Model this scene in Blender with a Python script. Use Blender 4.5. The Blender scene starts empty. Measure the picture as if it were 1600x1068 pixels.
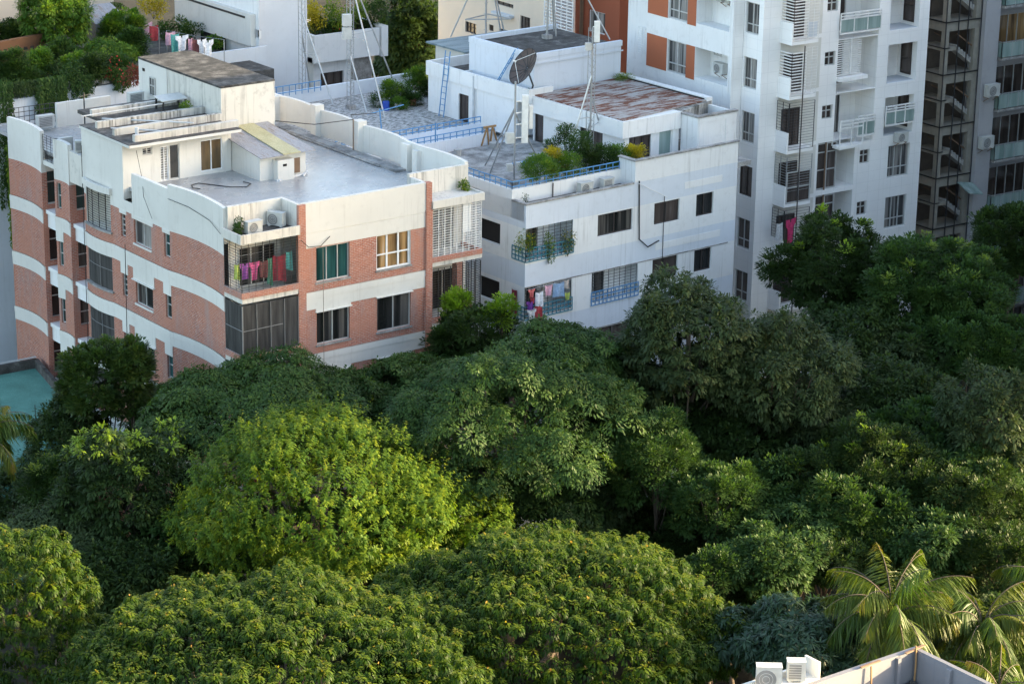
import bpy, math, random
import numpy as np
C = bpy.context.scene.collection
SC = bpy.context.scene
rad = math.radians
# ------------------------------------------------------------------ camera, sky, sun, exposure
VIEW, FPX, PITCH, ROLL = rad(52.938), 4142.08, rad(18.2038), rad(.91647)   # measured lens and angles of the photograph (1600 px wide)
EYE = np.array([0., 0., 52.])
_r = np.array([math.sin(VIEW), -math.cos(VIEW), 0.])
FWD = np.array([math.cos(VIEW)*math.cos(PITCH), math.sin(VIEW)*math.cos(PITCH), -math.sin(PITCH)])
_u = np.cross(_r, FWD)
RIGHT = math.cos(ROLL)*_r + math.sin(ROLL)*_u
UP = -math.sin(ROLL)*_r + math.cos(ROLL)*_u
from mathutils import Matrix, Vector
cam = bpy.data.cameras.new('camera'); camo = bpy.data.objects.new('camera', cam); C.objects.link(camo)
cam.lens = FPX/1600*36; cam.sensor_width = 36; cam.clip_end = 3000; cam.clip_start = 1
M4 = Matrix.Identity(4)
for i in range(3):
    M4[i][0], M4[i][1], M4[i][2], M4[i][3] = RIGHT[i], UP[i], -FWD[i], EYE[i]
camo.matrix_world = M4
SC.camera = camo
SUN_AZ = VIEW - rad(83)      # to the right of the view, low
SUN_EL = rad(13.5)
world = bpy.data.worlds.new('World'); SC.world = world; world.use_nodes = True
nt = world.node_tree; bg = nt.nodes['Background']
sky = nt.nodes.new('ShaderNodeTexSky'); sky.sky_type = 'NISHITA'; sky.sun_disc = False
sky.sun_elevation = SUN_EL; sky.sun_rotation = math.pi/2 - SUN_AZ
sky.air_density = 1.0; sky.dust_density = 2.2; sky.ozone_density = .35
nt.links.new(sky.outputs[0], bg.inputs[0]); bg.inputs[1].default_value = .135
sl = bpy.data.lights.new('sun', 'SUN'); so = bpy.data.objects.new('sun', sl); C.objects.link(so)
sl.energy = 4.3; sl.angle = rad(.5); sl.color = (1, .78, .46)
sd = Vector((math.cos(SUN_AZ)*math.cos(SUN_EL), math.sin(SUN_AZ)*math.cos(SUN_EL), math.sin(SUN_EL)))
so.rotation_euler = sd.to_track_quat('Z', 'Y').to_euler(); so.location = sd*200
SC.view_settings.view_transform = 'Standard'; SC.view_settings.look = 'None'; SC.view_settings.gamma = 1
SC.view_settings.exposure = 2.5
SC.cycles.max_bounces = 6; SC.cycles.transparent_max_bounces = 4
SC.cycles.use_denoising = True

# ------------------------------------------------------------------ measuring the photograph: pixels to metres
def ray(px, py):
    d = FWD*FPX + RIGHT*(px-800) + UP*(534-py)
    return d/np.linalg.norm(d)
def atz(px, py, z):
    d = ray(px, py); return EYE + d*((z-EYE[2])/d[2])
def atd(px, py, d):
    r = ray(px, py); return EYE + r*(d/(r@FWD))
class Fr:
    """an upright frame: u to the right-back, v to the left-back, z up"""
    def __init__(s, x, y, deg=0):
        a = rad(deg); s.O = np.array([x, y, 0.]); s.a = a
        s.dx = np.array([math.cos(a), math.sin(a), 0.]); s.dy = np.array([-math.sin(a), math.cos(a), 0.])
    def w(s, u, v, z=0.): return s.O + s.dx*u + s.dy*v + np.array([0, 0, z])
    def hit(s, px, py, p0, n):
        d = ray(px, py); return EYE + d*(((p0-EYE)@n)/(d@n))
    def f(s, px, py, v=0.):
        X = s.hit(px, py, s.O+s.dy*v, s.dy); return (X-s.O)@s.dx, X[2]
    def l(s, px, py, u=0.):
        X = s.hit(px, py, s.O+s.dx*u, s.dx); return (X-s.O)@s.dy, X[2]
    def z(s, px, py, z):
        X = atz(px, py, z); return (X-s.O)@s.dx, (X-s.O)@s.dy

# ------------------------------------------------------------------ materials
MATS = {}
def nodes(name, rough=.8, spec=.3, metal=0.):
    m = bpy.data.materials.new(name); m.use_nodes = True; n = m.node_tree; p = n.nodes['Principled BSDF']
    p.inputs['Roughness'].default_value = rough; p.inputs['Specular IOR Level'].default_value = spec; p.inputs['Metallic'].default_value = metal
    MATS[name] = m
    return m, n, p
def ramp(n, fac, stops):
    r = n.nodes.new('ShaderNodeValToRGB'); el = r.color_ramp.elements
    while len(el) < len(stops): el.new(.5)
    for e, (p, c) in zip(el, stops): e.position = p; e.color = (*c, 1) if len(c) == 3 else c
    n.links.new(fac, r.inputs[0]); return r.outputs[0]
def coords(n, scale=(1, 1, 1)):
    t = n.nodes.new('ShaderNodeTexCoord'); mp = n.nodes.new('ShaderNodeMapping'); mp.inputs['Scale'].default_value = scale
    n.links.new(t.outputs['Object'], mp.inputs[0]); return mp.outputs[0]
def noise(n, vec, scale, detail=4, rough=.55):
    t = n.nodes.new('ShaderNodeTexNoise'); t.inputs['Scale'].default_value = scale; t.inputs['Detail'].default_value = detail; t.inputs['Roughness'].default_value = rough
    n.links.new(vec, t.inputs['Vector']); return t.outputs['Fac']
def mixc(n, fac, a, b, mode='MIX'):
    x = n.nodes.new('ShaderNodeMix'); x.data_type = 'RGBA'; x.blend_type = mode
    for sock, val in ((x.inputs[0], fac), (x.inputs[6], a), (x.inputs[7], b)):
        if hasattr(val, 'is_linked') or hasattr(val, 'links'): n.links.new(val, sock)
        else: sock.default_value = val if isinstance(val, (int, float)) else (*val, 1)
    return x.outputs[2]
def bump(n, p, h, strength=.3, dist=.02):
    b = n.nodes.new('ShaderNodeBump'); b.inputs['Strength'].default_value = strength; b.inputs['Distance'].default_value = dist
    n.links.new(h, b.inputs['Height']); n.links.new(b.outputs[0], p.inputs['Normal'])
def plain(name, col, rough=.7, spec=.3, metal=0., var=.12, scale=3.):
    m, n, p = nodes(name, rough, spec, metal)
    f = noise(n, coords(n), scale)
    c = ramp(n, f, [(.3, tuple(max(0, x*(1-var)) for x in col)), (.7, tuple(min(1, x*(1+var)) for x in col))])
    n.links.new(c, p.inputs['Base Color']); return m
def plaster(name, col, stain, amount=.5, lo=.56, joints=False):
    """painted render with rain streaks, blotches and hairline marks"""
    m, n, p = nodes(name, .75, .25)
    big = noise(n, coords(n), .35, 5)
    base = ramp(n, big, [(.3, tuple(x*.9 for x in col)), (.65, col)])
    st = noise(n, coords(n, (6., 6., .22)), 1.0, 6, .7); patch = ramp(n, noise(n, coords(n, (.8, .8, .5)), 1.0, 4), [(.40, (0, 0, 0)), (.62, (1, 1, 1))])
    k = mixc(n, 1.0, ramp(n, st, [(lo, (0, 0, 0)), (lo+.2, (amount,)*3)]), patch, 'MULTIPLY')
    blot = noise(n, coords(n), 2.2, 8, .7)
    k2 = ramp(n, blot, [(.54, (0, 0, 0)), (.74, (amount*.9,)*3)])
    c = mixc(n, k, base, stain)
    c = mixc(n, k2, c, tuple(.5*a+.5*b for a, b in zip(col, stain)))
    if joints:
        v = coords(n); x = n.nodes.new('ShaderNodeSeparateXYZ'); n.links.new(v, x.inputs[0])
        def line(s, per):
            a = n.nodes.new('ShaderNodeMath'); a.operation = 'FRACT'; q = n.nodes.new('ShaderNodeMath'); q.operation = 'MULTIPLY'; q.inputs[1].default_value = 1/per
            n.links.new(s, q.inputs[0]); n.links.new(q.outputs[0], a.inputs[0])
            g = n.nodes.new('ShaderNodeMath'); g.operation = 'LESS_THAN'; g.inputs[1].default_value = .035; n.links.new(a.outputs[0], g.inputs[0]); return g.outputs[0]
        s = n.nodes.new('ShaderNodeMath'); s.operation = 'SUBTRACT'; n.links.new(x.outputs[0], s.inputs[0]); n.links.new(x.outputs[1], s.inputs[1])
        mx = n.nodes.new('ShaderNodeMath'); mx.operation = 'MAXIMUM'; n.links.new(line(x.outputs[2], .6), mx.inputs[0]); n.links.new(line(s.outputs[0], .9), mx.inputs[1])
        mu = n.nodes.new('ShaderNodeMath'); mu.operation = 'MULTIPLY'; mu.inputs[1].default_value = .28; n.links.new(mx.outputs[0], mu.inputs[0])
        c = mixc(n, mu.outputs[0], c, tuple(x*.6 for x in col))
    n.links.new(c, p.inputs['Base Color'])
    bump(n, p, noise(n, coords(n), 9, 5), .25, .01)
    return m
def brickmat():
    m, n, p = nodes('brick', .85, .2)
    v = coords(n); x = n.nodes.new('ShaderNodeSeparateXYZ'); n.links.new(v, x.inputs[0])
    s = n.nodes.new('ShaderNodeMath'); s.operation = 'SUBTRACT'; n.links.new(x.outputs[0], s.inputs[0]); n.links.new(x.outputs[1], s.inputs[1])
    cb = n.nodes.new('ShaderNodeCombineXYZ'); n.links.new(s.outputs[0], cb.inputs[0]); n.links.new(x.outputs[2], cb.inputs[1])
    b = n.nodes.new('ShaderNodeTexBrick'); b.inputs['Scale'].default_value = 1.0; b.inputs['Brick Width'].default_value = .25; b.inputs['Row Height'].default_value = .082
    b.inputs['Mortar Size'].default_value = .010; b.inputs['Color1'].default_value = (.43, .135, .078, 1); b.inputs['Color2'].default_value = (.27, .078, .05, 1); b.inputs['Mortar'].default_value = (.42, .35, .31, 1); b.inputs['Bias'].default_value = -.1
    n.links.new(cb.outputs[0], b.inputs['Vector'])
    sp = noise(n, coords(n), 8.0, 7, .8)
    k = ramp(n, sp, [(.53, (0, 0, 0)), (.64, (.75,)*3)])
    c = mixc(n, k, b.outputs[0], (.58, .42, .36))
    bl = noise(n, coords(n), .5, 4)
    k2 = ramp(n, bl, [(.36, (0, 0, 0)), (.66, (.75,)*3)])
    c = mixc(n, k2, c, (.43, .20, .14))
    gr = noise(n, coords(n, (1.2, 1.2, .3)), 1.4, 6, .7)
    k3 = ramp(n, gr, [(.50, (0, 0, 0)), (.72, (.6,)*3)])
    c = mixc(n, k3, c, (.33, .27, .26))
    n.links.new(c, p.inputs['Base Color'])
    bump(n, p, sp, .4, .02); return m
def surface(name, stops, scale=1.2, rough=.9, stretch=(1, 1, 1), spec=.2, fine=None, b=.4, rr=None):
    """weathered concrete, sheet or soil: a ramp over noise, with a finer speckle"""
    m, n, p = nodes(name, rough, spec)
    f = noise(n, coords(n, stretch), scale, 8, .68); c = ramp(n, f, stops)
    g = noise(n, coords(n), 14, 6, .7); k = ramp(n, g, [(.35, (.55,)*3), (.65, (1.15,)*3)])
    c = mixc(n, .6, c, k, 'MULTIPLY')
    n.links.new(c, p.inputs['Base Color'])
    if rr: n.links.new(ramp(n, noise(n, coords(n), .5, 5), [(.25, (rr[0],)*3), (.75, (rr[1],)*3)]), p.inputs['Roughness'])
    if b: bump(n, p, g, b, .02)
    return m
def glassmat(name, stops, rough=.12, scale=(2.2, 2.2, .25), spec=.5):
    """dark panes: curtains and room tones behind reflecting glass"""
    m, n, p = nodes(name, rough, spec)
    f = noise(n, coords(n, scale), 1.0, 3); n.links.new(ramp(n, f, stops), p.inputs['Base Color']); return m
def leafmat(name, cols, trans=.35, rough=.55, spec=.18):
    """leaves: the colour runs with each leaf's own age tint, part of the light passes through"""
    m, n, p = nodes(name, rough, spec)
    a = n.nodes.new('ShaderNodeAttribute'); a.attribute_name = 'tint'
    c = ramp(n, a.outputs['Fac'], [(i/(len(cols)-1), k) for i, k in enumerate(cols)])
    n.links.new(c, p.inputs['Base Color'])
    t = n.nodes.new('ShaderNodeBsdfTranslucent'); tc = mixc(n, 1.0, c, (1.5, 1.55, .55), 'MULTIPLY'); n.links.new(tc, t.inputs[0])
    mx = n.nodes.new('ShaderNodeMixShader'); mx.inputs[0].default_value = trans
    n.links.new(p.outputs[0], mx.inputs[1]); n.links.new(t.outputs[0], mx.inputs[2])
    n.links.new(mx.outputs[0], n.nodes['Material Output'].inputs[0]); return m
brickmat()
plaster('cream_plaster', (.68, .66, .615), (.36, .33, .29), .55, lo=.54)
plaster('stained_plaster', (.66, .63, .575), (.13, .125, .11), .95, lo=.50)
plaster('white_paint', (.79, .79, .785), (.34, .33, .31), .62, lo=.52)
plaster('mould_plaster', (.60, .575, .53), (.07, .068, .06), 1.0, lo=.43)
plaster('pier_cement', (.40, .39, .40), (.24, .22, .21), .6)
plaster('shade_toned_cement', (.20, .20, .22), (.12, .12, .13), .6)  # grey cement, darkened to stand in for shade over the near roof
plaster('tile_white', (.89, .875, .86), (.55, .53, .51), .3, joints=True)
plaster('grey_paint', (.60, .63, .67), (.36, .37, .38), .45)
plaster('blue_white', (.66, .70, .76), (.34, .36, .38), .55, lo=.52)
plaster('peach_paint', (.74, .62, .50), (.52, .44, .38), .25)
plaster('red_paint', (.32, .095, .05), (.24, .08, .05), .3)
plaster('orange_paint', (.40, .125, .06), (.3, .1, .06), .25)
plaster('teal_paint', (.10, .34, .30), (.08, .22, .2), .4)
surface('teal_roof', [(.3, (.075, .20, .17)), (.55, (.11, .28, .235)), (.75, (.16, .33, .28))], .7, .6, b=.1)
plaster('ochre_wall', (.15, .075, .04), (.08, .06, .045), .9)
surface('roof_concrete', [(.28, (.09, .088, .085)), (.46, (.26, .255, .25)), (.64, (.46, .455, .44))], 1.1)
surface('dark_concrete', [(.3, (.035, .034, .032)), (.55, (.10, .095, .09)), (.75, (.24, .23, .22))], 1.6)
surface('pebble_roof', [(.36, (.06, .058, .055)), (.46, (.28, .275, .265)), (.6, (.58, .57, .56))], 3.2, stretch=(1, 2.2, 1))
surface('stair_roof', [(.3, (.022, .022, .022)), (.5, (.065, .064, .063)), (.68, (.16, .155, .15))], 1.3)
surface('wet_roof', [(.3, (.33, .332, .335)), (.7, (.45, .455, .46))], .6, .3, spec=.6, b=.03, rr=(.16, .38))
surface('rusty_sheet', [(.36, (.44, .42, .40)), (.49, (.36, .32, .30)), (.54, (.20, .085, .055)), (.68, (.13, .055, .04))], 1.5, stretch=(.55, 2.4, 1))
surface('blue_sheet', [(.3, (.10, .14, .16)), (.5, (.21, .27, .30)), (.7, (.30, .36, .39))], 1.0, .55, stretch=(.5, 2, 1))
surface('tin_sheet', [(.3, (.22, .21, .22)), (.5, (.36, .35, .36)), (.66, (.24, .17, .12))], 1.5, .5, stretch=(2.5, .5, 1))
surface('yellow_sheet', [(.3, (.42, .37, .20)), (.7, (.55, .50, .30))], 1.5, .5)
surface('soil', [(.3, (.015, .014, .010)), (.6, (.04, .036, .026)), (.8, (.03, .05, .018))], .8)
surface('old_concrete', [(.3, (.16, .15, .14)), (.6, (.40, .385, .37)), (.75, (.52, .5, .48))], 2.0)
surface('algae_wall', [(.35, (.07, .065, .055)), (.5, (.30, .29, .27)), (.7, (.62, .61, .58))], 1.4, stretch=(2, 2, .3))
glassmat('dark_glass', [(.40, (.012, .013, .013)), (.52, (.03, .03, .03)), (.54, (.075, .07, .066)), (.62, (.12, .11, .10)), (.64, (.03, .03, .03))], scale=(1.7, 1.7, .05))
glassmat('curtain_glass', [(.36, (.04, .04, .04)), (.46, (.06, .06, .06)), (.49, (.20, .19, .18)), (.58, (.34, .32, .30)), (.61, (.14, .14, .13))], scale=(2.6, 2.6, .06))
glassmat('green_glass', [(.4, (.01, .03, .03)), (.7, (.03, .10, .10))])
glassmat('room_glass', [(.35, (.10, .06, .03)), (.6, (.42, .26, .12)), (.75, (.5, .45, .4))])
glassmat('brown_glass', [(.35, (.035, .026, .022)), (.6, (.085, .066, .058)), (.8, (.17, .15, .14))])
glassmat('door_amber', [(.3, (.05, .032, .015)), (.7, (.17, .11, .05))])
glassmat('rail_glass', [(.3, (.16, .24, .22)), (.7, (.34, .42, .40))], .08)
glassmat('net_screen', [(.35, (.035, .034, .033)), (.65, (.075, .072, .07))], .8, (5, 5, .4), .1)
for nm, c, r, mt in (('alu_frame', (.52, .52, .51), .45, .3), ('white_frame', (.80, .80, .80), .4, 0), ('dark_frame', (.055, .045, .042), .5, 0), ('dark_metal', (.05, .05, .052), .5, .4), ('grey_metal', (.36, .37, .38), .45, .5),
                     ('galvanized', (.5, .51, .52), .4, .6), ('rust_metal', (.22, .14, .09), .7, .2), ('blue_metal', (.10, .26, .48), .45, 0), ('teal_metal', (.05, .20, .27), .45, 0), ('white_metal', (.78, .77, .75), .45, 0),
                     ('ac_white', (.50, .50, .475), .45, 0), ('ac_grille', (.22, .22, .22), .6, 0), ('black_plastic', (.02, .02, .022), .4, 0), ('cable_black', (.015, .015, .016), .5, 0), ('dish_mesh', (.085, .062, .056), .7, 0),
                     ('bark', (.085, .066, .05), .9, 0), ('pale_bark', (.22, .19, .15), .9, 0), ('terracotta', (.30, .12, .07), .8, 0), ('concrete_pot', (.4, .39, .37), .9, 0), ('blue_plastic', (.03, .08, .40), .4, 0),
                     ('wood', (.34, .20, .09), .7, 0), ('panel_white', (.80, .78, .74), .4, 0), ('dark_room', (.018, .016, .015), .9, 0), ('net_pole', (.20, .195, .19), .6, 0), ('shaft_dark', (.16, .135, .115), .8, 0), ('shaft_concrete', (.28, .26, .22), .8, 0), ('pvc', (.55, .56, .57), .5, 0), ('lettering_white', (.8, .8, .8), .6, 0)):
    plain(nm, c, r, .35, mt)
for nm, c in (('cloth_purple', (.32, .08, .36)), ('cloth_pink', (.62, .09, .27)), ('cloth_pale_pink', (.78, .42, .52)), ('cloth_green', (.10, .30, .20)), ('cloth_lime', (.42, .50, .10)), ('cloth_maroon', (.25, .03, .05)), ('cloth_teal', (.10, .42, .38)),
              ('cloth_brown', (.20, .07, .07)), ('cloth_white', (.80, .80, .82)), ('cloth_red', (.45, .05, .06)), ('cloth_blue', (.28, .42, .62)), ('cloth_beige', (.62, .52, .44)), ('cloth_violet', (.20, .05, .34)), ('cloth_coral', (.70, .16, .14)), ('cloth_dark', (.05, .05, .08)), ('cloth_stripe', (.6, .6, .6)), ('cloth_crimson', (.62, .03, .14))):
    g_ = sum(c)/3; plain(nm, tuple(.82*x+.12*g_ for x in c), .9, .1, 0, .28, 9.)

# ------------------------------------------------------------------ mesh helpers
class MB:
    def __init__(s): s.v = []; s.f = []; s.m = []
    def quad(s, *p, m=0):
        k = len(s.v); s.v.extend([tuple(map(float, q)) for q in p]); s.f.append(tuple(range(k, k+len(p)))); s.m.append(m); return s
    def hexa(s, b, t, m=0):
        """a solid from bottom corners b and top corners t, both anticlockwise from above"""
        n = len(b); k = len(s.v); s.v.extend([tuple(map(float, q)) for q in list(b)+list(t)])
        s.f.append(tuple(range(k+n-1, k-1, -1))); s.f.append(tuple(range(k+n, k+2*n))); s.m += [m, m]
        for i in range(n):
            j = (i+1) % n; s.f.append((k+i, k+j, k+n+j, k+n+i)); s.m.append(m)
        return s
    def box(s, fr, u0, u1, v0, v1, z0, z1, m=0):
        q = [(u0, v0), (u1, v0), (u1, v1), (u0, v1)]
        return s.hexa([fr.w(a, b, z0) for a, b in q], [fr.w(a, b, z1) for a, b in q], m)
    def bar(s, a, b, w, m=0, up=(0, 0, 1), h=None):
        """a straight bar of rectangular section from a to b"""
        a = np.array(a, float); b = np.array(b, float); d = b-a; L = np.linalg.norm(d)
        if L < 1e-6: return s
        d /= L; up = np.array(up, float)
        if abs(d@up) > .95: up = np.array([1., 0, 0])
        x = np.cross(d, up); x /= np.linalg.norm(x); y = np.cross(x, d); h = h or w
        c = [(-1, -1), (1, -1), (1, 1), (-1, 1)]
        return s.hexa([a+x*i*w/2+y*j*h/2 for i, j in c], [b+x*i*w/2+y*j*h/2 for i, j in c], m)
    def tube(s, pts, r, n=6, m=0, r1=None):
        pts = [np.array(p, float) for p in pts]; N = len(pts); k = len(s.v); r1 = r if r1 is None else r1
        for i, p in enumerate(pts):
            d = pts[min(i+1, N-1)]-pts[max(i-1, 0)]; d /= (np.linalg.norm(d)+1e-9)
            ref = np.array([0, 0, 1.]) if abs(d[2]) < .9 else np.array([1., 0, 0])
            x = np.cross(d, ref); x /= np.linalg.norm(x); y = np.cross(d, x); rr = r+(r1-r)*i/max(1, N-1)
            for j in range(n):
                a = 2*math.pi*j/n; s.v.append(tuple(p+rr*(math.cos(a)*x+math.sin(a)*y)))
        for i in range(N-1):
            for j in range(n):
                j2 = (j+1) % n; s.f.append((k+i*n+j, k+i*n+j2, k+(i+1)*n+j2, k+(i+1)*n+j)); s.m.append(m)
        s.f.append(tuple(range(k+n-1, k-1, -1))); s.m.append(m); s.f.append(tuple(range(k+(N-1)*n, k+N*n))); s.m.append(m)
        return s
    def cut(s):
        """ends one piece: what follows belongs to the next"""
        s.c = getattr(s, 'c', [])+[(len(s.v), len(s.f))]; return s
    def each(s, name, mats, parent):
        """links every piece between cuts as an object of its own"""
        out = []; pv = pf = 0
        for nv, nf_ in getattr(s, 'c', [])+[(len(s.v), len(s.f))]:
            if nf_ > pf:
                p = MB(); p.v = s.v[pv:nv]; p.f = [tuple(i-pv for i in f) for f in s.f[pf:nf_]]; p.m = s.m[pf:nf_]; out.append(p.build(name, mats, parent))
            pv, pf = nv, nf_
        return out
    def build(s, name, mats, parent=None, smooth=False):
        if isinstance(mats, str): mats = [mats]
        me = bpy.data.meshes.new(name); off = np.zeros(3)
        if parent is not None: off = world_of(parent)
        v = np.array(s.v)-off if s.v else np.zeros((0, 3))
        me.from_pydata([tuple(q) for q in v], [], s.f)
        for mm in mats: me.materials.append(MATS[mm])
        if len(mats) > 1: me.polygons.foreach_set('material_index', np.array(s.m, dtype=np.int32))
        if smooth: me.polygons.foreach_set('use_smooth', np.ones(len(s.f), dtype=bool))
        me.update()
        o = bpy.data.objects.new(name, me); C.objects.link(o)
        if parent is not None: o.parent = parent
        return o
def world_of(o):
    p = np.zeros(3)
    while o is not None: p = p+np.array(o.location); o = o.parent
    return p
def thing(name, label, cat, loc, group=None):
    o = bpy.data.objects.new(name, None); C.objects.link(o); o.location = [float(x) for x in loc]; o.empty_display_size = .3
    o['label'] = label; o['category'] = cat
    if group: o['group'] = group
    return o
def tag(o, label, cat, group=None):
    o['label'] = label; o['category'] = cat
    if group: o['group'] = group
    return o
def solo(mb, name, mats, label, cat, loc, group=None, smooth=False):
    """a thing that is one mesh, its origin at its base"""
    o = mb.build(name, mats, None, smooth); o.data.transform(Matrix.Translation([-float(x) for x in loc])); o.location = [float(x) for x in loc]
    return tag(o, label, cat, group)

# ------------------------------------------------------------------ walls along a plan line, with real openings
class Rib:
    """a wall line in plan; the outside lies to the right when walking along it"""
    def __init__(s, pts):
        s.p = [np.array([p[0], p[1]], float) for p in pts]; s.s = [0.]
        for a, b in zip(s.p, s.p[1:]): s.s.append(s.s[-1]+float(np.linalg.norm(b-a)))
    def seg(s, t):
        for i in range(len(s.p)-1):
            if t <= s.s[i+1]+1e-9 or i == len(s.p)-2: return i
    def P(s, t, off=0., z=0.):
        i = s.seg(t); a, b = s.p[i], s.p[i+1]; L = s.s[i+1]-s.s[i]; d = (b-a)/L; n = np.array([d[1], -d[0]])
        q = a+d*(t-s.s[i])+n*off; return np.array([q[0], q[1], z])
    def N(s, t):
        i = s.seg(t); d = (s.p[i+1]-s.p[i])/(s.s[i+1]-s.s[i]); return np.array([d[1], -d[0], 0])
    def at(s, x=None, y=None):
        """the distance along the line where it passes y (or x)"""
        for i in range(len(s.p)-1):
            a, b = s.p[i], s.p[i+1]; k = 0 if x is not None else 1; q = x if x is not None else y
            if min(a[k], b[k])-1e-6 <= q <= max(a[k], b[k])+1e-6 and abs(b[k]-a[k]) > 1e-6: return s.s[i]+(q-a[k])/(b[k]-a[k])*(s.s[i+1]-s.s[i])
        raise ValueError(q)
def wall(name, mats, parent, rib, z0, z1, ops=(), depth=.2, matfn=None, zs=()):
    mb = MB(); S = sorted(set([round(x, 4) for x in rib.s]+[round(x, 4) for o in ops for x in o[:2]])); Z = sorted(set([z0, z1]+[round(x, 4) for o in ops for x in o[2:4]]+[z for z in zs if z0 < z < z1]))
    for a, b in zip(S, S[1:]):
        if b-a < 1e-4: continue
        for c, d in zip(Z, Z[1:]):
            sm, zm = (a+b)/2, (c+d)/2
            if any(o[0] < sm < o[1] and o[2] < zm < o[3] for o in ops): continue
            A, B = rib.P(a+1e-6), rib.P(b-1e-6)
            mb.quad((A[0], A[1], c), (B[0], B[1], c), (B[0], B[1], d), (A[0], A[1], d), m=matfn(sm, zm) if matfn else 0)
    for o in ops:
        a, b, c, d = o[:4]; dp = o[4] if len(o) > 4 else depth
        A, B = rib.P(a+1e-5), rib.P(b-1e-5); Ai, Bi = rib.P(a+1e-5, -dp), rib.P(b-1e-5, -dp); mi = 0 if not matfn else matfn((a+b)/2, d+.01)
        f = lambda p, z: (p[0], p[1], z)
        mb.quad(f(A, c), f(Ai, c), f(Ai, d), f(A, d), m=mi); mb.quad(f(B, c), f(B, d), f(Bi, d), f(Bi, c), m=mi)
        mb.quad(f(A, c), f(B, c), f(Bi, c), f(Ai, c), m=mi); mb.quad(f(A, d), f(Ai, d), f(Bi, d), f(B, d), m=mi)
        if len(o) > 5 and o[5]: mb.quad(f(Ai, c), f(Bi, c), f(Bi, d), f(Ai, d), m=mi)
    return mb.build(name, mats, parent)
def strip(mb, rib, a, b, z0, z1, off, inn=.02, m=0):
    """a proud band along a wall line"""
    S = [a]+[x for x in rib.s if a+1e-3 < x < b-1e-3]+[b]
    for p, q in zip(S, S[1:]):
        A, B = rib.P(p+1e-6, off), rib.P(q-1e-6, off); Ai, Bi = rib.P(p+1e-6, -inn), rib.P(q-1e-6, -inn)
        f = lambda k, z: (k[0], k[1], z)
        mb.quad(f(A, z0), f(B, z0), f(B, z1), f(A, z1), m=m); mb.quad(f(A, z1), f(B, z1), f(Bi, z1), f(Ai, z1), m=m); mb.quad(f(A, z0), f(Ai, z0), f(Bi, z0), f(B, z0), m=m)
        if p == a: mb.quad(f(A, z0), f(A, z1), f(Ai, z1), f(Ai, z0), m=m)
        if q == b: mb.quad(f(B, z0), f(Bi, z0), f(Bi, z1), f(B, z1), m=m)
    return mb
def window(parent, rib, a, b, z0, z1, fm='alu_frame', gm='dark_glass', nv=1, trans=None, inset=.12, name='window', w=.05, bars=None, sill=None):
    """a framed window standing in its opening: frame with mullions, and the panes as a sub-part"""
    A, B = rib.P(a+1e-5, -inset), rib.P(b-1e-5, -inset); A[2] = B[2] = 0; up = np.array([0, 0, 1.]); d = (B-A)/np.linalg.norm(B-A); n = np.array([d[1], -d[0], 0])
    mb = MB(); P = lambda t, z: A+(B-A)*t+up*z; L = np.linalg.norm(B-A); e = w/2
    mb.bar(P(0, z0+e), P(1, z0+e), .06, up=n, h=w); mb.bar(P(0, z1-e), P(1, z1-e), .06, up=n, h=w)
    for t in [e/L]+[i/(nv+1) for i in range(1, nv+1)]+[1-e/L]:
        mb.bar(P(t, z0+w), P(t, z1-w), w*.9, up=n, h=.062)
    for tz in ([] if trans is None else [trans] if not isinstance(trans, (list, tuple)) else trans):
        z = z0+(z1-z0)*tz; mb.bar(P(0, z), P(1, z), .055, up=n, h=w)
    if bars:
        k = int((z1-z0)/bars)
        for i in range(1, k): z = z0+(z1-z0)*i/k; mb.bar(P(0, z)+n*.03, P(1, z)+n*.03, .018, up=n)
    o = mb.build(name, fm, parent)
    g = MB(); q = -n*.02
    g.quad(P(0, z0)+q, P(1, z0)+q, P(1, z1)+q, P(0, z1)+q); g.build('pane', gm, o)
    if sill:
        m2 = MB(); m2.bar(P(-.03, z0-.03)+n*(inset+.03), P(1.03, z0-.03)+n*(inset+.03), .09, up=n, h=.06); m2.build('sill', sill, o)
    return o
def grille(mb, A, B, z0, z1, dz=.11, nv=4, r=.016, rv=.02, m=0):
    """a security grille: many thin cross bars and a few uprights between plan points A and B"""
    A = np.array([A[0], A[1], 0.]); B = np.array([B[0], B[1], 0.]); up = np.array([0, 0, 1.])
    n = max(2, int(round((z1-z0)/dz)))
    for i in range(n+1): z = z0+(z1-z0)*i/n; mb.bar(A+up*z, B+up*z, r, m)
    for i in range(nv+1): P = A+(B-A)*i/nv; mb.bar(P+up*z0, P+up*z1, rv, m)
    return mb
def rail(mb, A, B, z0, z1, nv=8, lines=(1.,), r=.03, m=0, posts=None):
    A = np.array([A[0], A[1], 0.]); B = np.array([B[0], B[1], 0.]); up = np.array([0, 0, 1.])
    for t in lines: z = z0+(z1-z0)*t; mb.bar(A+up*z, B+up*z, r*1.3, m)
    for i in range(nv+1): P = A+(B-A)*i/nv; mb.bar(P+up*z0, P+up*z1, r, m)
    return mb
# ------------------------------------------------------------------ ground
g = MB(); g.quad((-400, -300, 0), (900, -300, 0), (900, 900, 0), (-400, 900, 0)); g = g.build('ground', 'soil'); g['kind'] = 'structure'

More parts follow.
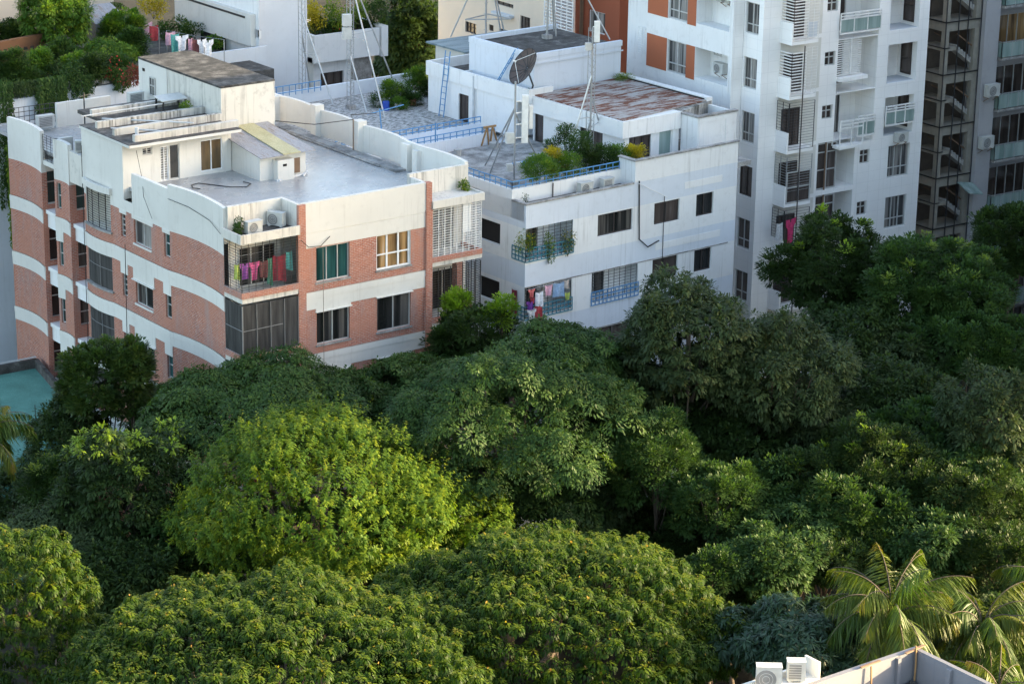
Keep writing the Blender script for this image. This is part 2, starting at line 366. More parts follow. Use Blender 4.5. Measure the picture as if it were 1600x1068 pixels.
# ------------------------------------------------------------------ the brick apartment building
WB = Fr(0, 0)
def arc(x, y0, y1, bulge, n=7):
    out = []
    for i in range(n+1):
        t = i/n; out.append((x-bulge*(1-(2*t-1)**2), y0+(y1-y0)*t))
    return out
bk = thing('brick_apartment_building', 'red brick apartment block with white bands and a grey wet flat roof', 'building', (66, 108, 0))
X0 = 59.9
left = arc(X0, 123.2, 119.5, -.24)+[(60.95, 119.5), (60.95, 118.1)]+arc(X0, 118.1, 116.5, -.12, 4)+[(60.95, 116.5), (60.95, 114.9), (X0, 114.9)]+arc(X0, 114.85, 112.0, .18, 6)+[(X0, 109.6)]+[(X0, 106.5)]+arc(X0, 106.5, 101.4, -.28)
def clean(p):
    q = [p[0]]
    for a in p[1:]:
        if abs(a[0]-q[-1][0])+abs(a[1]-q[-1][1]) > 1e-4: q.append(a)
    return q
RL = Rib(clean(left))
RR = Rib([(62.9, 99.8), (70.36, 99.8)])
ST = 3.05
sy = lambda y: RL.at(y=y)
nA = sy(119.5); n1 = (nA+.30, nA+.98); nB = sy(116.5); n2 = (nB+.38, nB+1.0)   # windows in the walls that face the viewer, inside the two notches
nBs = RL.at(y=116.5)
ops, wins = [], []
def lw(a, b, z0, z1, **k):
    wins.append((RL, a, b, z0, z1, k)); ops.append((a, b, z0, z1))
for k in range(5):
    dz = -ST*k
    lw(n1[0], n1[1], 15.75+dz, 17.5+dz, nv=0, trans=.66, gm='dark_glass' if k else 'green_glass')
    lw(n2[0], n2[1], 16.1+dz, 17.5+dz, nv=0, trans=.5, gm='dark_glass' if k else 'green_glass')
    lw(sy(117.95), sy(117.6), 15.95+dz, 17.3+dz, nv=0, trans=.5, gm='green_glass', w=.04)
    lw(sy(111.2), sy(110.72), 16.1+dz, 17.25+dz, nv=0, trans=(.25, .5, .75), gm='curtain_glass' if k == 0 else 'green_glass', w=.04)
    lw(sy(109.87), sy(108.18), 16.05+dz, 17.25+dz, nv=1, gm='curtain_glass' if k == 0 else 'dark_glass', sill='cream_plaster')
    lw(sy(106.95), sy(106.42), 16.1+dz, 17.3+dz, nv=0, trans=.55, gm='green_glass', w=.04)
balc = []
for k in range(5):
    dz = -ST*k; ops.append((sy(114.6), sy(112.15), 16.05+dz, 18.0+dz if k == 0 else 18.02+dz, 1.0, True)); balc.append(dz)
zr = sorted([z-ST*k for k in range(6) for z in (15.5, 14.58)])
wall('wall', ['brick', 'cream_plaster'], bk, RL, 0, 18.02, ops, .16, lambda s, z: 1 if z > 17.45 else 0, [17.45])
for w_ in wins: window(bk, *w_[:5], **w_[5])
# right hand street face
ops2, wins2 = [], []
for k in range(5):
    dz = -ST*k
    if k == 0:
        wins2.append((63.9, 65.75, 15.88, 17.58, dict(nv=2, gm='green_glass'))); wins2.append((67.27, 69.23, 15.9, 17.64, dict(nv=2, fm='white_frame', gm='room_glass', trans=.42, w=.09)))
    else:
        wins2.append((63.9, 65.75, 15.88+dz, 17.53+dz, dict(nv=1, gm='dark_glass'))); wins2.append((67.3, 69.26, 15.88+dz, 17.63+dz, dict(nv=1, gm='dark_glass' if k > 1 else 'dark_glass')))
ops2 = [(a-62.9, b-62.9, c, d) for a, b, c, d, _ in wins2]
wall('wall', ['brick', 'cream_plaster'], bk, RR, 0, 19.8, ops2, .16, lambda s, z: 1 if z > 17.62 else 0, [17.62])
for a, b, c, d, kw in wins2: window(bk, RR, a-62.9, b-62.9, c, d, sill='old_concrete', **kw)
# the white bands: proud of the brick, stepping down over each window
for k in range(5):
    dz = -ST*k; mb = MB()
    runs = [(0, nA), (sy(118.1), nB), (sy(114.9)+.02, sy(101.4))]
    if k == 0: runs = []
    for a, b in runs:
        strip(mb, RL, a+.002, b-.002, 17.82+dz, 18.55+dz, .035); strip(mb, RL, a+.001, b-.001, 18.25+dz, 18.55+dz, .055); mb.cut()
    if k:
        for a, b in ((sy(111.3), sy(110.6)), (sy(110.05), sy(108.0)), (sy(107.1), sy(106.4)), (sy(118.09), sy(117.5))): strip(mb, RL, a, b, 17.27+dz, 17.82+dz, .034); mb.cut()
        strip(mb, RL, sy(110.05)-.05, sy(108.0)+.05, 17.22+dz, 17.27+dz, .12); mb.cut()
        strip(mb, RR, .42, 7.46, 17.68+dz, 18.53+dz, .035); strip(mb, RR, .41, 7.47, 18.22+dz, 18.53+dz, .055)
        strip(mb, RR, .95, 2.9, 17.55+dz, 17.68+dz, .036); strip(mb, RR, 4.36, 6.4, 17.65+dz, 17.68+dz, .036)
        strip(mb, RR, .92, 2.93, 17.50+dz, 17.55+dz, .12); strip(mb, RR, 4.33, 6.43, 17.61+dz, 17.65+dz, .12)
    else:
        strip(mb, RR, .41, 7.2, 18.36, 19.8, .03); strip(mb, RR, .42, 7.2, 17.62, 18.33, .028); mb.cut()
        for a, b in ((sy(111.3), sy(110.6)), (sy(110.05), sy(108.0)), (sy(107.1), sy(106.4))): strip(mb, RL, a, b, 17.27, 17.46, .02); mb.cut()
    mb.each('plaster_band', 'cream_plaster', bk)
# blocks filling the notches at each floor, and the solid core of the building
for k in range(1, 5):
    dz = -ST*k; m = MB()
    m.box(WB, 60.15, 60.94, 118.35, 119.48, 17.6+dz, 18.35+dz); m.box(WB, 60.05, 60.94, 118.2, 119.48, 18.35+dz, 18.55+dz); m.cut()
    m.box(WB, 60.15, 60.94, 115.1, 116.48, 17.6+dz, 18.3+dz); m.box(WB, 60.05, 60.94, 114.95, 116.48, 18.3+dz, 18.5+dz); m.each('notch_ledge', 'white_paint', bk)
m = MB(); m.box(WB, 59.95, 60.94, 114.95, 116.48, 17.65, 19.25); m.build('air_conditioner_plinth', 'stained_plaster', bk)
m = MB(); m.box(WB, 60.0, 60.9, 118.15, 119.46, 17.9, 18.15); m.build('notch_ledge', 'cream_plaster', bk)
m = MB(); grille(m, (60.02, 119.45), (60.02, 118.15), 18.15, 19.5, .14, 3); m.build('notch_grille', 'dark_metal', bk)
m = MB(); m.box(WB, 61.3, 73.3, 101.8, 124.0, .05, 18.4); m.build('core', 'cream_plaster', bk)
# roof deck and parapets
m = MB(); m.box(WB, 60.2, 73.5, 101.35, 126.0, 18.42, 18.6); m.box(WB, 63.08, 70.3, 99.95, 101.35, 18.42, 18.6); m.build('roof_deck', 'wet_roof', bk)
for a, b, h in ((0, nA, 19.66), (sy(118.1), nB, 19.55), (sy(110.0), sy(106.5), 19.5), (sy(106.5), sy(101.4), 19.72)):
    m = MB(); strip(m, RL, a+.001, b-.001, 18.02, h, 0, .2)
    S = [a+.001]+[x for x in RL.s if a+2e-3 < x < b-2e-3]+[b-.001]
    for p, q in zip(S, S[1:]):
        A, B = RL.P(p, -.2), RL.P(q-1e-6, -.2); m.quad((B[0], B[1], 18.6), (A[0], A[1], 18.6), (A[0], A[1], h), (B[0], B[1], h))
    m.build('parapet', 'cream_plaster', bk)
m = MB()
m.box(WB, 60.02, 63.08, 101.2, 101.4, 18.6, 19.8); m.box(WB, 62.9, 63.08, 99.86, 101.2, 18.6, 19.8); m.cut()
m.box(WB, 63.1, 70.1, 99.83, 100.0, 18.6, 19.8); m.box(WB, 70.12, 70.3, 99.95, 101.2, 18.6, 19.75); m.box(WB, 70.12, 73.6, 101.2, 101.4, 18.6, 19.9)
m.each('parapet', 'stained_plaster', bk)
m = MB(); m.box(WB, 70.08, 70.4, 99.7, 99.98, 18.45, 19.8); m.cut(); m.box(WB, 62.88, 63.26, 99.66, 99.85, 18.45, 19.78); m.each('parapet_pier', 'brick', bk)
m = MB(); m.box(WB, 70.06, 70.42, 99.66, 99.99, .0, 18.45); m.cut(); m.box(WB, 62.88, 63.30, 99.72, 99.9, 0, 18.45); m.each('corner_pier', 'brick', bk)
# wavy boundary parapet towards the white building
pts = []
for (y0, y1, bu) in ((126, 118.6, .12), (118.4, 114.6, .28), (114.4, 110.7, .28), (110.4, 106.3, .28), (105.0, 101.3, .2)):
    pts += [(73.45+bu*(1-(2*i/6-1)**2)-.0, y0+(y1-y0)*i/6) for i in range(7)]
RW = Rib(clean(pts)); m = MB()
for i in range(len(RW.p)-1):
    a, b = RW.p[i], RW.p[i+1]; h = 20.02
    m.hexa([(a[0], a[1], 18.6), (b[0], b[1], 18.6), (b[0]+.2, b[1], 18.6), (a[0]+.2, a[1], 18.6)][::-1], [(a[0], a[1], h), (b[0], b[1], h), (b[0]+.2, b[1], h), (a[0]+.2, a[1], h)][::-1])
for y, w_, h in ((118.5, .5, 20.0), (114.5, .5, 20.3), (110.5, .55, 20.25), (106.1, .55, 19.95), (105.2, .4, 19.8)): m.box(WB, 73.18, 73.72, y-w_/2, y+w_/2, 18.6, h)
m.build('boundary_parapet', 'cream_plaster', bk)
m = MB(); m.box(WB, 73.3, 73.55, 101.3, 124, 0.02, 18.55); m.build('side_wall', 'cream_plaster', bk)
m = MB(); m.box(WB, 72.55, 73.15, 105.9, 118.9, 18.6, 18.72); m.tube([(72.4, 119, 18.68), (72.45, 112.5, 18.66), (72.5, 107.3, 18.66)], .05); m.build('roof_gutter', 'roof_concrete', bk)
# corner balcony (top floor caged, floors below behind dark net)
for k in range(5):
    dz = -ST*k; m = MB()
    m.box(WB, 59.85, 62.9, 99.75, 101.35, 15.55+dz, 15.78+dz); m.build('balcony_slab', 'stained_plaster', bk)
    m = MB(); m.box(WB, 59.80, 62.88, 99.69, 99.82, 15.62+dz+.17, 16.08+dz); m.box(WB, 59.80, 59.93, 99.82, 101.35, 15.79+dz, 16.08+dz); m.build('balcony_parapet', 'brick', bk)
    m = MB(); m.quad((60.1, 101.33, 15.78+dz), (62.9, 101.33, 15.78+dz), (62.9, 101.33, 18.4+dz), (60.1, 101.33, 18.4+dz)); m.build('balcony_back_wall', 'cream_plaster', bk)
    rb = Rib([(60.1, 101.31), (62.9, 101.31)]); window(bk, rb, .5, 2.5, 15.85+dz, 17.75+dz, inset=-.02, nv=2, gm='dark_glass', name='balcony_door')
m = MB(); m.box(WB, 59.78, 62.92, 99.68, 101.2, 18.4, 18.62); m.box(WB, 59.72, 62.92, 99.6, 99.68, 18.42, 18.86); m.box(WB, 59.72, 59.8, 99.68, 101.3, 18.42, 18.86); m.build('balcony_roof', 'stained_plaster', bk)
m = MB(); m.box(WB, 59.82, 62.9, 99.7, 101.2, 18.62, 18.66); m.build('balcony_roof_soil', 'dark_concrete', bk)
m = MB(); grille(m, (59.83, 99.74), (62.86, 99.74), 16.08, 18.42, .13, 8, .014, .02); grille(m, (59.85, 101.3), (59.85, 99.76), 16.08, 18.42, .13, 3, .014, .02); m.build('balcony_grille', 'dark_metal', bk)
for k in (1, 2):
    dz = -ST*k; m = MB()
    m.quad((59.86, 99.78, 16.08+dz), (62.86, 99.78, 16.08+dz), (62.86, 99.78, 18.5+dz), (59.86, 99.78, 18.5+dz)); m.quad((59.88, 101.35, 16.08+dz), (59.88, 99.8, 16.08+dz), (59.88, 99.8, 18.5+dz), (59.88, 101.35, 18.5+dz))
    n_ = m.build('balcony_net', 'net_screen', bk); m = MB()
    for i in range(5): x = 59.86+3.0*i/4; m.bar((x, 99.75, 16.08+dz), (x, 99.75, 18.5+dz), .03)
    m.bar((59.86, 99.75, 17.28+dz), (62.0, 99.75, 17.30+dz), .03); m.bar((59.85, 101.3, 17.28+dz), (59.85, 99.8, 17.28+dz), .03); m.bar((59.84, 99.75, 16.08+dz), (59.84, 99.75, 18.5+dz), .045)
    m.build('net_frame', 'net_pole', n_)
# right hand bay balcony
for k in range(4):
    dz = -ST*k; m = MB()
    m.box(WB, 70.44, 73.4, 99.72, 101.4, 15.58+dz, 15.80+dz); m.build('balcony_slab', 'stained_plaster', bk)
    m = MB(); m.box(WB, 70.42, 73.38, 99.66, 99.8, 15.80+dz, 16.05+dz); m.box(WB, 73.26, 73.38, 99.8, 101.3, 15.8+dz, 16.05+dz); m.build('balcony_parapet', 'brick', bk)
    m = MB(); m.quad((70.4, 101.3, 15.8+dz), (73.4, 101.3, 15.8+dz), (73.4, 101.3, 18.5+dz), (70.4, 101.3, 18.5+dz)); m.build('balcony_back_wall', 'cream_plaster', bk)
    window(bk, Rib([(70.4, 101.28), (73.4, 101.28)]), .35, 2.4, 15.85+dz, 17.9+dz, inset=-.02, nv=2, gm='curtain_glass' if k == 0 else 'dark_glass', name='balcony_door')
    m = MB(); grille(m, (70.46, 99.74), (73.34, 99.74), 16.05+dz, 18.5+dz, .12, 8, .022 if k == 0 else .014, .03); grille(m, (73.34, 99.76), (73.34, 101.25), 16.05+dz, 18.5+dz, .12, 4, .022 if k == 0 else .014, .03)
    m.build('balcony_grille', 'white_metal' if k == 0 else 'dark_metal', bk)
m = MB(); m.box(WB, 72.25, 72.75, 99.77, 99.8, 17.0, 18.5); m.build('balcony_board', 'white_paint', bk)
m = MB(); m.box(WB, 72.0, 72.35, 99.9, 100.25, 12.6, 15.5); m.build('balcony_column', 'brick', bk)
m = MB(); m.box(WB, 70.38, 73.4, 99.62, 101.2, 18.5, 18.78); m.box(WB, 70.38, 73.42, 99.58, 99.66, 18.5, 18.88); m.box(WB, 73.34, 73.42, 99.66, 101.2, 18.78, 18.88); m.build('balcony_roof', 'stained_plaster', bk)
# caged and netted balconies in the left face
mid = [p for p in RL.p if 112.1 < p[1] < 114.7]
for k, dz in enumerate(balc):
    m = MB(); P_ = [RL.P(sy(y), -.06) for y in (114.58, 113.9, 113.2, 112.6, 112.17)]
    if k == 0:
        for a, b in zip(P_, P_[1:]): grille(m, a, b, 16.07, 18.0, .12, 1, .02, .03)
        m.build('balcony_grille', 'dark_metal', bk)
    else:
        for a, b in zip(P_, P_[1:]): m.quad((a[0], a[1], 16.07+dz), (b[0], b[1], 16.07+dz), (b[0], b[1], 18.02+dz), (a[0], a[1], 18.02+dz))
        n_ = m.build('balcony_net', 'net_screen', bk); m = MB()
        for p in P_[::2]: m.bar((p[0]-.02, p[1], 16.07+dz), (p[0]-.02, p[1], 18.02+dz), .03)
        for a, b in zip(P_, P_[1:]): m.bar((a[0]-.02, a[1], 17.1+dz), (b[0]-.02, b[1], 17.1+dz), .025)
        m.build('net_frame', 'net_pole', n_)
m = MB(); strip(m, RL, sy(114.75), sy(112.05), 17.98, 18.3, .14); m.build('balcony_hood', 'cream_plaster', bk)
for k in range(3):
    m = MB(); strip(m, RL, sy(114.75), sy(112.05), 15.97-ST*k, 16.06-ST*k, .10, .1); m.build('balcony_ledge', 'old_concrete', bk)
# roof rooms
m = MB(); RP = Rib([(X0, 115.0), (X0, 110.82), (66.0, 110.82), (66.0, 112.2)])
e = RP.at(x=60.6); dops = []
s0 = RP.s[1]
wq = [(61.0-X0, 61.55-X0, 20.05, 20.42, dict(nv=1, gm='dark_glass', bars=.1)), (61.98-X0, 62.45-X0, 18.62, 20.35, dict(nv=1, gm='curtain_glass', fm='white_frame', bars=.12)), (62.5-X0, 63.05-X0, 18.62, 20.38, dict(nv=0, gm='dark_glass')), (64.25-X0, 65.5-X0, 18.75, 20.35, dict(nv=1, gm='door_amber', fm='white_frame'))]
wall('roof_room_wall', 'cream_plaster', bk, RP, 18.02, 20.82, [(s0+a, s0+b, c, d) for a, b, c, d, _ in wq], .12)
for a, b, c, d, kw in wq: window(bk, RP, s0+a, s0+b, c, d, inset=.08, name='roof_room_window' if c > 19 else 'roof_room_door', **kw)
m = MB(); m.box(WB, X0-.03, 66.1, 110.06, 112.3, 20.70, 20.88); m.box(WB, X0-.03, 66.3, 112.3, 115.1, 20.70, 20.88); m.box(WB, 61.3, 66.3, 115.1, 118.0, 20.70, 20.88); m.build('roof_slab', 'dark_concrete', bk)
m = MB(); m.box(WB, X0-.05, 66.12, 110.0, 110.06, 20.72, 20.84); m.box(WB, X0-.06, X0-.03, 110.0, 115.1, 20.72, 20.84); m.build('eave_fascia', 'cream_plaster', bk)
for (y, xa, xb, h) in ((110.55, 60.4, 66.25, .32), (112.2, 60.2, 66.28, .34), (113.95, 60.2, 66.28, .34), (116.35, 61.2, 66.28, .34)):
    m = MB(); m.box(WB, xa, xb, y-.12, y+.12, 20.88, 20.88+h); m.build('upstand_beam', 'mould_plaster', bk)
m = MB()
for a, b in (((60.6, 113.2, 21.0), (62.6, 110.8, 21.05)), ((61.2, 115.2, 21.0), (64.0, 111.0, 21.25)), ((60.2, 115.4, 21.2), (65.5, 115.3, 21.3))): m.tube([a, b], .035); m.cut()
m.tube([(61.1, 111.5, 20.88), (61.1, 111.5, 21.3)], .09); m.each('roof_pipe', 'pvc', bk)
m = MB(); m.quad((66.31, 120.6, 18.6), (66.31, 117.65, 18.6), (66.31, 117.65, 22.5), (66.31, 120.6, 22.5)); m.build('stair_room_side_wall', 'cream_plaster', bk)
m = MB(); m.hexa([(66.3, 112.23, 18.6), (69.45, 112.23, 18.6), (69.45, 120.6, 18.6), (66.35, 120.6, 18.6)], [(66.3, 112.23, 22.45), (69.45, 112.23, 22.45), (69.45, 120.6, 22.45), (66.35, 120.6, 22.45)]); m.build('stair_room_wall', 'stained_plaster', bk)
m = MB(); m.box(WB, 66.29, 69.46, 112.22, 120.61, 22.45, 22.56); m.build('stair_room_roof', 'stair_roof', bk)
window(bk, Rib([(66.3, 120.6), (66.3, 112.23)]), 1.2, 1.75, 20.75, 21.75, inset=-.035, nv=1, trans=.55, name='stair_room_window', gm='curtain_glass')
m = MB(); m.box(WB, 66.27, 66.33, 119.95, 120.15, 21.9, 22.05); m.build('vent_hole', 'dark_room', bk)
# lean-to shed of patched sheets
m = MB(); m.hexa([(66.05, 108.2, 18.6), (68.7, 108.2, 18.6), (68.7, 112.2, 18.6), (66.05, 112.2, 18.6)], [(66.05, 108.2, 19.85), (68.7, 108.2, 19.85), (68.7, 112.2, 20.3), (66.05, 112.2, 20.3)]); m.box(WB, 66.8, 67.75, 107.75, 108.2, 18.6, 19.62); m.build('shed_wall', 'cream_plaster', bk)
m = MB(); m.box(WB, 67.1, 67.32, 107.735, 107.75, 19.3, 19.42); m.build('vent_hole', 'dark_room', bk)
m = MB(); m.box(WB, 67.85, 68.35, 108.16, 108.2, 18.75, 19.5); m.build('shed_hatch', 'rust_metal', bk)
def sheet(xa, xb, mat, dz=0.):
    m = MB(); m.hexa([(xa, 107.75, 19.83+dz), (xb, 107.75, 19.83+dz), (xb, 112.2, 20.38+dz), (xa, 112.2, 20.38+dz)], [(xa, 107.75, 19.87+dz), (xb, 107.75, 19.87+dz), (xb, 112.2, 20.42+dz), (xa, 112.2, 20.42+dz)]); m.build('roof_sheet', mat, bk)
sheet(65.85, 67.2, 'tin_sheet'); sheet(67.15, 68.15, 'yellow_sheet', .05); sheet(68.1, 69.0, 'tin_sheet', .02)
m = MB(); m.box(WB, 68.9, 70.9, 112.4, 113.1, 18.6, 19.0); m.box(WB, 68.9, 69.6, 112.0, 112.4, 18.6, 18.85); m.build('roof_step', 'grey_paint', bk)
# back roof strip railing
m = MB(); rail(m, (60.3, 123.8), (63.3, 123.8), 18.9, 19.9, 10, (.0, .25, .5, .75, 1.), .022); m.build('roof_railing', 'dark_metal', bk)
m = MB(); m.box(WB, 63.0, 66.2, 123.6, 123.8, 18.6, 19.9); m.build('rear_parapet', 'cream_plaster', bk)
m = MB()
m.tube([(60.0, 109.6, 20.7), (60.05, 109.2, 19.4), (59.72, 108.5, 18.7), (59.7, 107.7, 17.8)], .013); m.cut(); m.tube([(59.85, 106.4, 19.05), (60.1, 104.9, 18.95), (60.1, 103.0, 18.75), (59.8, 101.5, 18.5)], .013); m.cut()
m.tube([(59.78, 114.8, 19.9), (59.77, 114.82, 12), (59.77, 114.82, 7.2)], .018); m.cut(); m.tube([(60.0, 118.0, 17.5), (60.0, 118.0, 9)], .016); m.cut()
m.tube([(62.95, 99.6, 18.15), (63.3, 99.5, 17.78), (64.0, 99.55, 17.72), (64.6, 99.7, 18.05)], .018); m.cut(); m.tube([(64.15, 99.6, 17.6), (64.15, 99.58, 10.0)], .014, m=1); m.cut(); m.tube([(59.5, 110.1, 16.0), (59.48, 110.2, 8.0)], .018)
m.each('wall_cable', ['cable_black', 'pale_bark'], bk)
# ------------------------------------------------------------------ the white building with the blue rails
MF = Fr(76.53, 100.35, 2.407)
wb = thing('white_apartment_building', 'white apartment block with blue roof railings, grilled balconies and a rust-streaked roof room', 'building', MF.w(8, 8))
def W2(fr, u, v): p = fr.w(u, v); return (p[0], p[1])
RM = Rib([W2(MF, 0, 13), W2(MF, 0, 1.12), W2(MF, 0, 0), W2(MF, 14.4, 0)])
s0 = RM.s[2]; sl_ = lambda v: 13-v
ops, wins, opn = [], [], []
for k in range(5):
    dz = -3.02*k
    for a, b, c in ((4.73, 7.07, 15.17), (8.57, 10.33, 15.15), (11.52, 12.74, 15.1)):
        if k == 1 and a < 5:
            ops.append((s0+4.42, s0+7.56, 11.75, 13.34, 1.0, True)); continue
        wins.append((s0+a, s0+b, c+dz, 16.3+dz)); ops.append((s0+a, s0+b, c+dz, 16.3+dz))
    ops.append((sl_(3.7), sl_(2.0), 15.05+dz, 16.17+dz, 1.2, True))
    ops.append((s0+.001, s0+3.08, 14.72+dz, 16.36+dz, 1.3, True))
wall('wall', ['white_paint', 'blue_white'], wb, RM, 0, 17.62, ops, .16, lambda s, z: 1 if any(14.5-1.15-3.02*k+1.15 > z > 13.36-3.02*k for k in range(5)) or z > 16.36 else 0, [q-3.02*k for k in range(5) for q in (14.5, 13.36)]+[16.36])
for i, (a, b, c, d) in enumerate(wins): window(wb, RM, a, b, c, d, fm='dark_frame', nv=1, gm='brown_glass' if i % 2 else 'dark_glass')
m = MB(); m.box(MF, .25, 14.3, 1.5, 26, .05, 16.9); m.box(MF, 14.3, 16.5, 2.4, 14, .05, 16.9); m.build('core', 'blue_white', wb)
m = MB(); m.box(MF, .15, 7.18, .15, 1.12, 17.2, 17.36); m.build('ledge_floor', 'dark_concrete', wb)
for k in range(4):
    m = MB(); m.box(MF, .19, .235, 2.0, 3.7, 15.0-3.02*k, 16.2-3.02*k); m.build('dark_opening', 'dark_room', wb)
m = MB(); m.box(MF, .12, 16.5, 1.12, 11.9, 16.95, 17.2); m.build('roof_deck', 'roof_concrete', wb)
m = MB(); m.box(MF, -1.5, 16.5, 14.2, 26.0, 16.95, 17.2); m.build('rear_roof_deck', 'pebble_roof', wb)
# parapets
m = MB(); m.box(MF, -.04, 7.1, -.04, .15, 17.57, 17.66); m.box(MF, -.04, .15, .15, 1.1, 17.57, 17.66); m.build('coping', 'old_concrete', wb)
m = MB(); m.box(MF, 0, 7.18, 1.12, 1.27, 16.7, 18.12); m.box(MF, 0, .15, 1.27, 10.5, 16.7, 18.12); m.box(MF, 0, .15, .15, 1.12, 16.7, 17.57); m.box(MF, .15, 7.1, .003, .15, 16.7, 17.57)
m.box(MF, 7.18, 14.4, 0, .16, 17.62, 18.72); m.box(MF, 7.18, 7.34, .16, 1.27, 16.7, 18.72); m.build('parapet', 'white_paint', wb)
m = MB(); m.box(MF, 7.1, 14.45, -.05, .2, 18.72, 18.80); m.box(MF, 7.1, 7.38, .2, 1.3, 18.72, 18.80); m.build('coping', 'old_concrete', wb)
m = MB()
for z in (17.11-3.02*0, 14.14): a = 10.65 if z > 16 else 8.72; m.box(MF, a, 13.32, -.012, .0, z-.36, z); m.cut()
m.each('slot_panel', 'white_paint', wb)
for k in range(1, 5):
    m = MB(); m.box(MF, 0, 13.9, -.03, -.003, 16.33-3.02*k, 16.38-3.02*k); m.build('string_course', 'old_concrete', wb)
# balcony grilles and their blue rails
for k in range(4):
    dz = -3.02*k; m = MB(); zt, zb = 16.36+dz, 14.72+dz
    P = lambda u, v: MF.w(u, v)[:2]
    grille(m, P(.04, .05), P(3.05, .05), zb, zt, .16, 8, .016, .02); grille(m, P(.05, 1.05), P(.05, .05), zb, zt, .16, 3, .016, .02); m.build('balcony_grille', 'dark_metal' if k else 'dark_metal', wb)
    m = MB(); rail(m, P(-.04, -.06), P(3.1, -.06), zb-.05, zb+.62, 12, (0, .33, .66, 1), .035); rail(m, P(-.04, 1.0), P(-.04, -.06), zb-.05, zb+.62, 4, (0, .33, .66, 1), .035); m.build('balcony_rail', 'teal_metal', wb)
    window(wb, Rib([W2(MF, .3, 1.28), W2(MF, 3.05, 1.28)]), .1, 1.5, zb-.3, zt-.1, inset=-.02, nv=1, gm='dark_glass', name='balcony_door')
m = MB(); P = lambda u, v: MF.w(u, v)[:2]
grille(m, P(4.45, .05), P(7.5, .05), 11.75, 13.34, .16, 8, .016, .02); m.build('balcony_grille', 'dark_metal', wb)
m = MB(); rail(m, P(4.38, -.06), P(7.58, -.06), 11.6, 12.3, 12, (0, .33, .66, 1), .035); m.build('balcony_rail', 'blue_metal', wb)
window(wb, Rib([W2(MF, 4.5, .98), W2(MF, 7.5, .98)]), .1, 1.6, 11.75, 13.25, inset=-.01, nv=1, gm='dark_glass', name='balcony_door')
# roof rails in blue
def ladder_rail(u0, v0, u1, v1, z0, z1):
    m = MB(); n = max(2, int(math.hypot(u1-u0, v1-v0)/.42)); A, B = P(u0, v0), P(u1, v1)
    rail(m, A, B, z0, z1, n, (.35, 1.), .035); return m.build('roof_railing', 'blue_metal', wb)
ladder_rail(.07, 10.4, .07, 1.2, 18.12, 18.5); ladder_rail(.07, 1.2, 7.15, 1.2, 18.12, 18.5)
for v, ua, ub in ((12.04, -1.5, 7.7), (14.04, -1.5, 8.3)):
    m = MB(); m.box(MF, ua, ub, v-.08, v+.08, 16.4, 17.85); m.build('parapet', 'blue_white', wb); ladder_rail(ua, v, ub, v, 17.85, 18.2)
m = MB(); m.bar(MF.w(3.6, 12.0, 17.0), MF.w(3.6, 12.0, 18.9), .05); m.cut(); m.bar(MF.w(1.7, 14.1, 17.2), MF.w(1.6, 14.3, 19.5), .05); m.bar(MF.w(.8, 14.3, 19.3), MF.w(3.2, 14.3, 19.5), .04); m.each('rail_post', 'blue_metal', wb)
m = MB(); m.box(MF, -1.5, -1.3, 14.1, 26, 16.6, 17.9); m.box(MF, -1.5, 12.5, 25.8, 26, 16.6, 18.0); m.build('rear_parapet', 'blue_white', wb)
ladder_rail(-1.4, 25.4, 5.6, 25.4, 17.9, 18.5)
# roof room with the rusty sheet roof
RP2 = Rib([W2(MF, 9.8, 11.3), W2(MF, 9.8, 3.85), W2(MF, 13.7, 3.85)])
q = lambda v: 11.3-v
wl = [(q(11.2), q(10.45), 17.2, 18.8, dict(gm='brown_glass', nv=0, fm='dark_frame', name='roof_room_door')), (q(7.41), q(6.6), 17.5, 18.72, dict(nv=1, fm='dark_frame', bars=.12)), (q(6.55), q(5.55), 17.3, 18.72, dict(nv=0, fm='dark_frame', gm='brown_glass', name='roof_room_door'))]
r0 = RP2.s[1]
wl += [(r0+.35, r0+1.9, 17.2, 18.8, dict(nv=2, fm='dark_frame', gm='brown_glass', name='roof_room_door')), (r0+2.5, r0+3.45, 17.2, 18.8, dict(nv=0, fm='white_frame', gm='rail_glass', name='roof_room_door'))]
wall('roof_room_wall', 'white_paint', wb, RP2, 17.2, 18.85, [w_[:4] for w_ in wl], .15)
for a, b, c, d, kw in wl: window(wb, RP2, a, b, c, d, inset=.1, **kw)
m = MB(); m.hexa([MF.w(9.55, 3.7, 18.82), MF.w(13.7, 3.7, 18.82), MF.w(13.7, 11.4, 18.82), MF.w(9.55, 11.4, 18.82)], [MF.w(9.55, 3.7, 19.72), MF.w(13.7, 3.7, 19.72), MF.w(13.7, 11.4, 19.72), MF.w(9.55, 11.4, 19.72)]); m.build('eave_fascia', 'white_paint', wb)
m = MB(); m.hexa([MF.w(13.72, 3.72, 18.82), MF.w(16.75, 4.6, 18.82), MF.w(16.75, 11.4, 18.82), MF.w(13.72, 11.4, 18.82)], [MF.w(13.72, 3.72, 19.72), MF.w(16.75, 4.6, 19.75), MF.w(16.75, 11.4, 19.75), MF.w(13.72, 11.4, 19.72)]); m.build('eave_fascia', 'algae_wall', wb)
m = MB(); m.hexa([MF.w(9.7, 3.85, 19.73), MF.w(16.4, 4.65, 19.76), MF.w(16.4, 11.6, 19.76), MF.w(9.7, 11.2, 19.73)], [MF.w(9.7, 3.85, 19.78), MF.w(16.4, 4.65, 19.82), MF.w(16.4, 11.6, 19.82), MF.w(9.7, 11.2, 19.78)]); m.build('rusty_roof_sheet', 'rusty_sheet', wb)
m = MB(); m.box(MF, 16.4, 16.8, 4.6, 12.0, 19.0, 19.95); m.build('parapet', 'white_paint', wb)
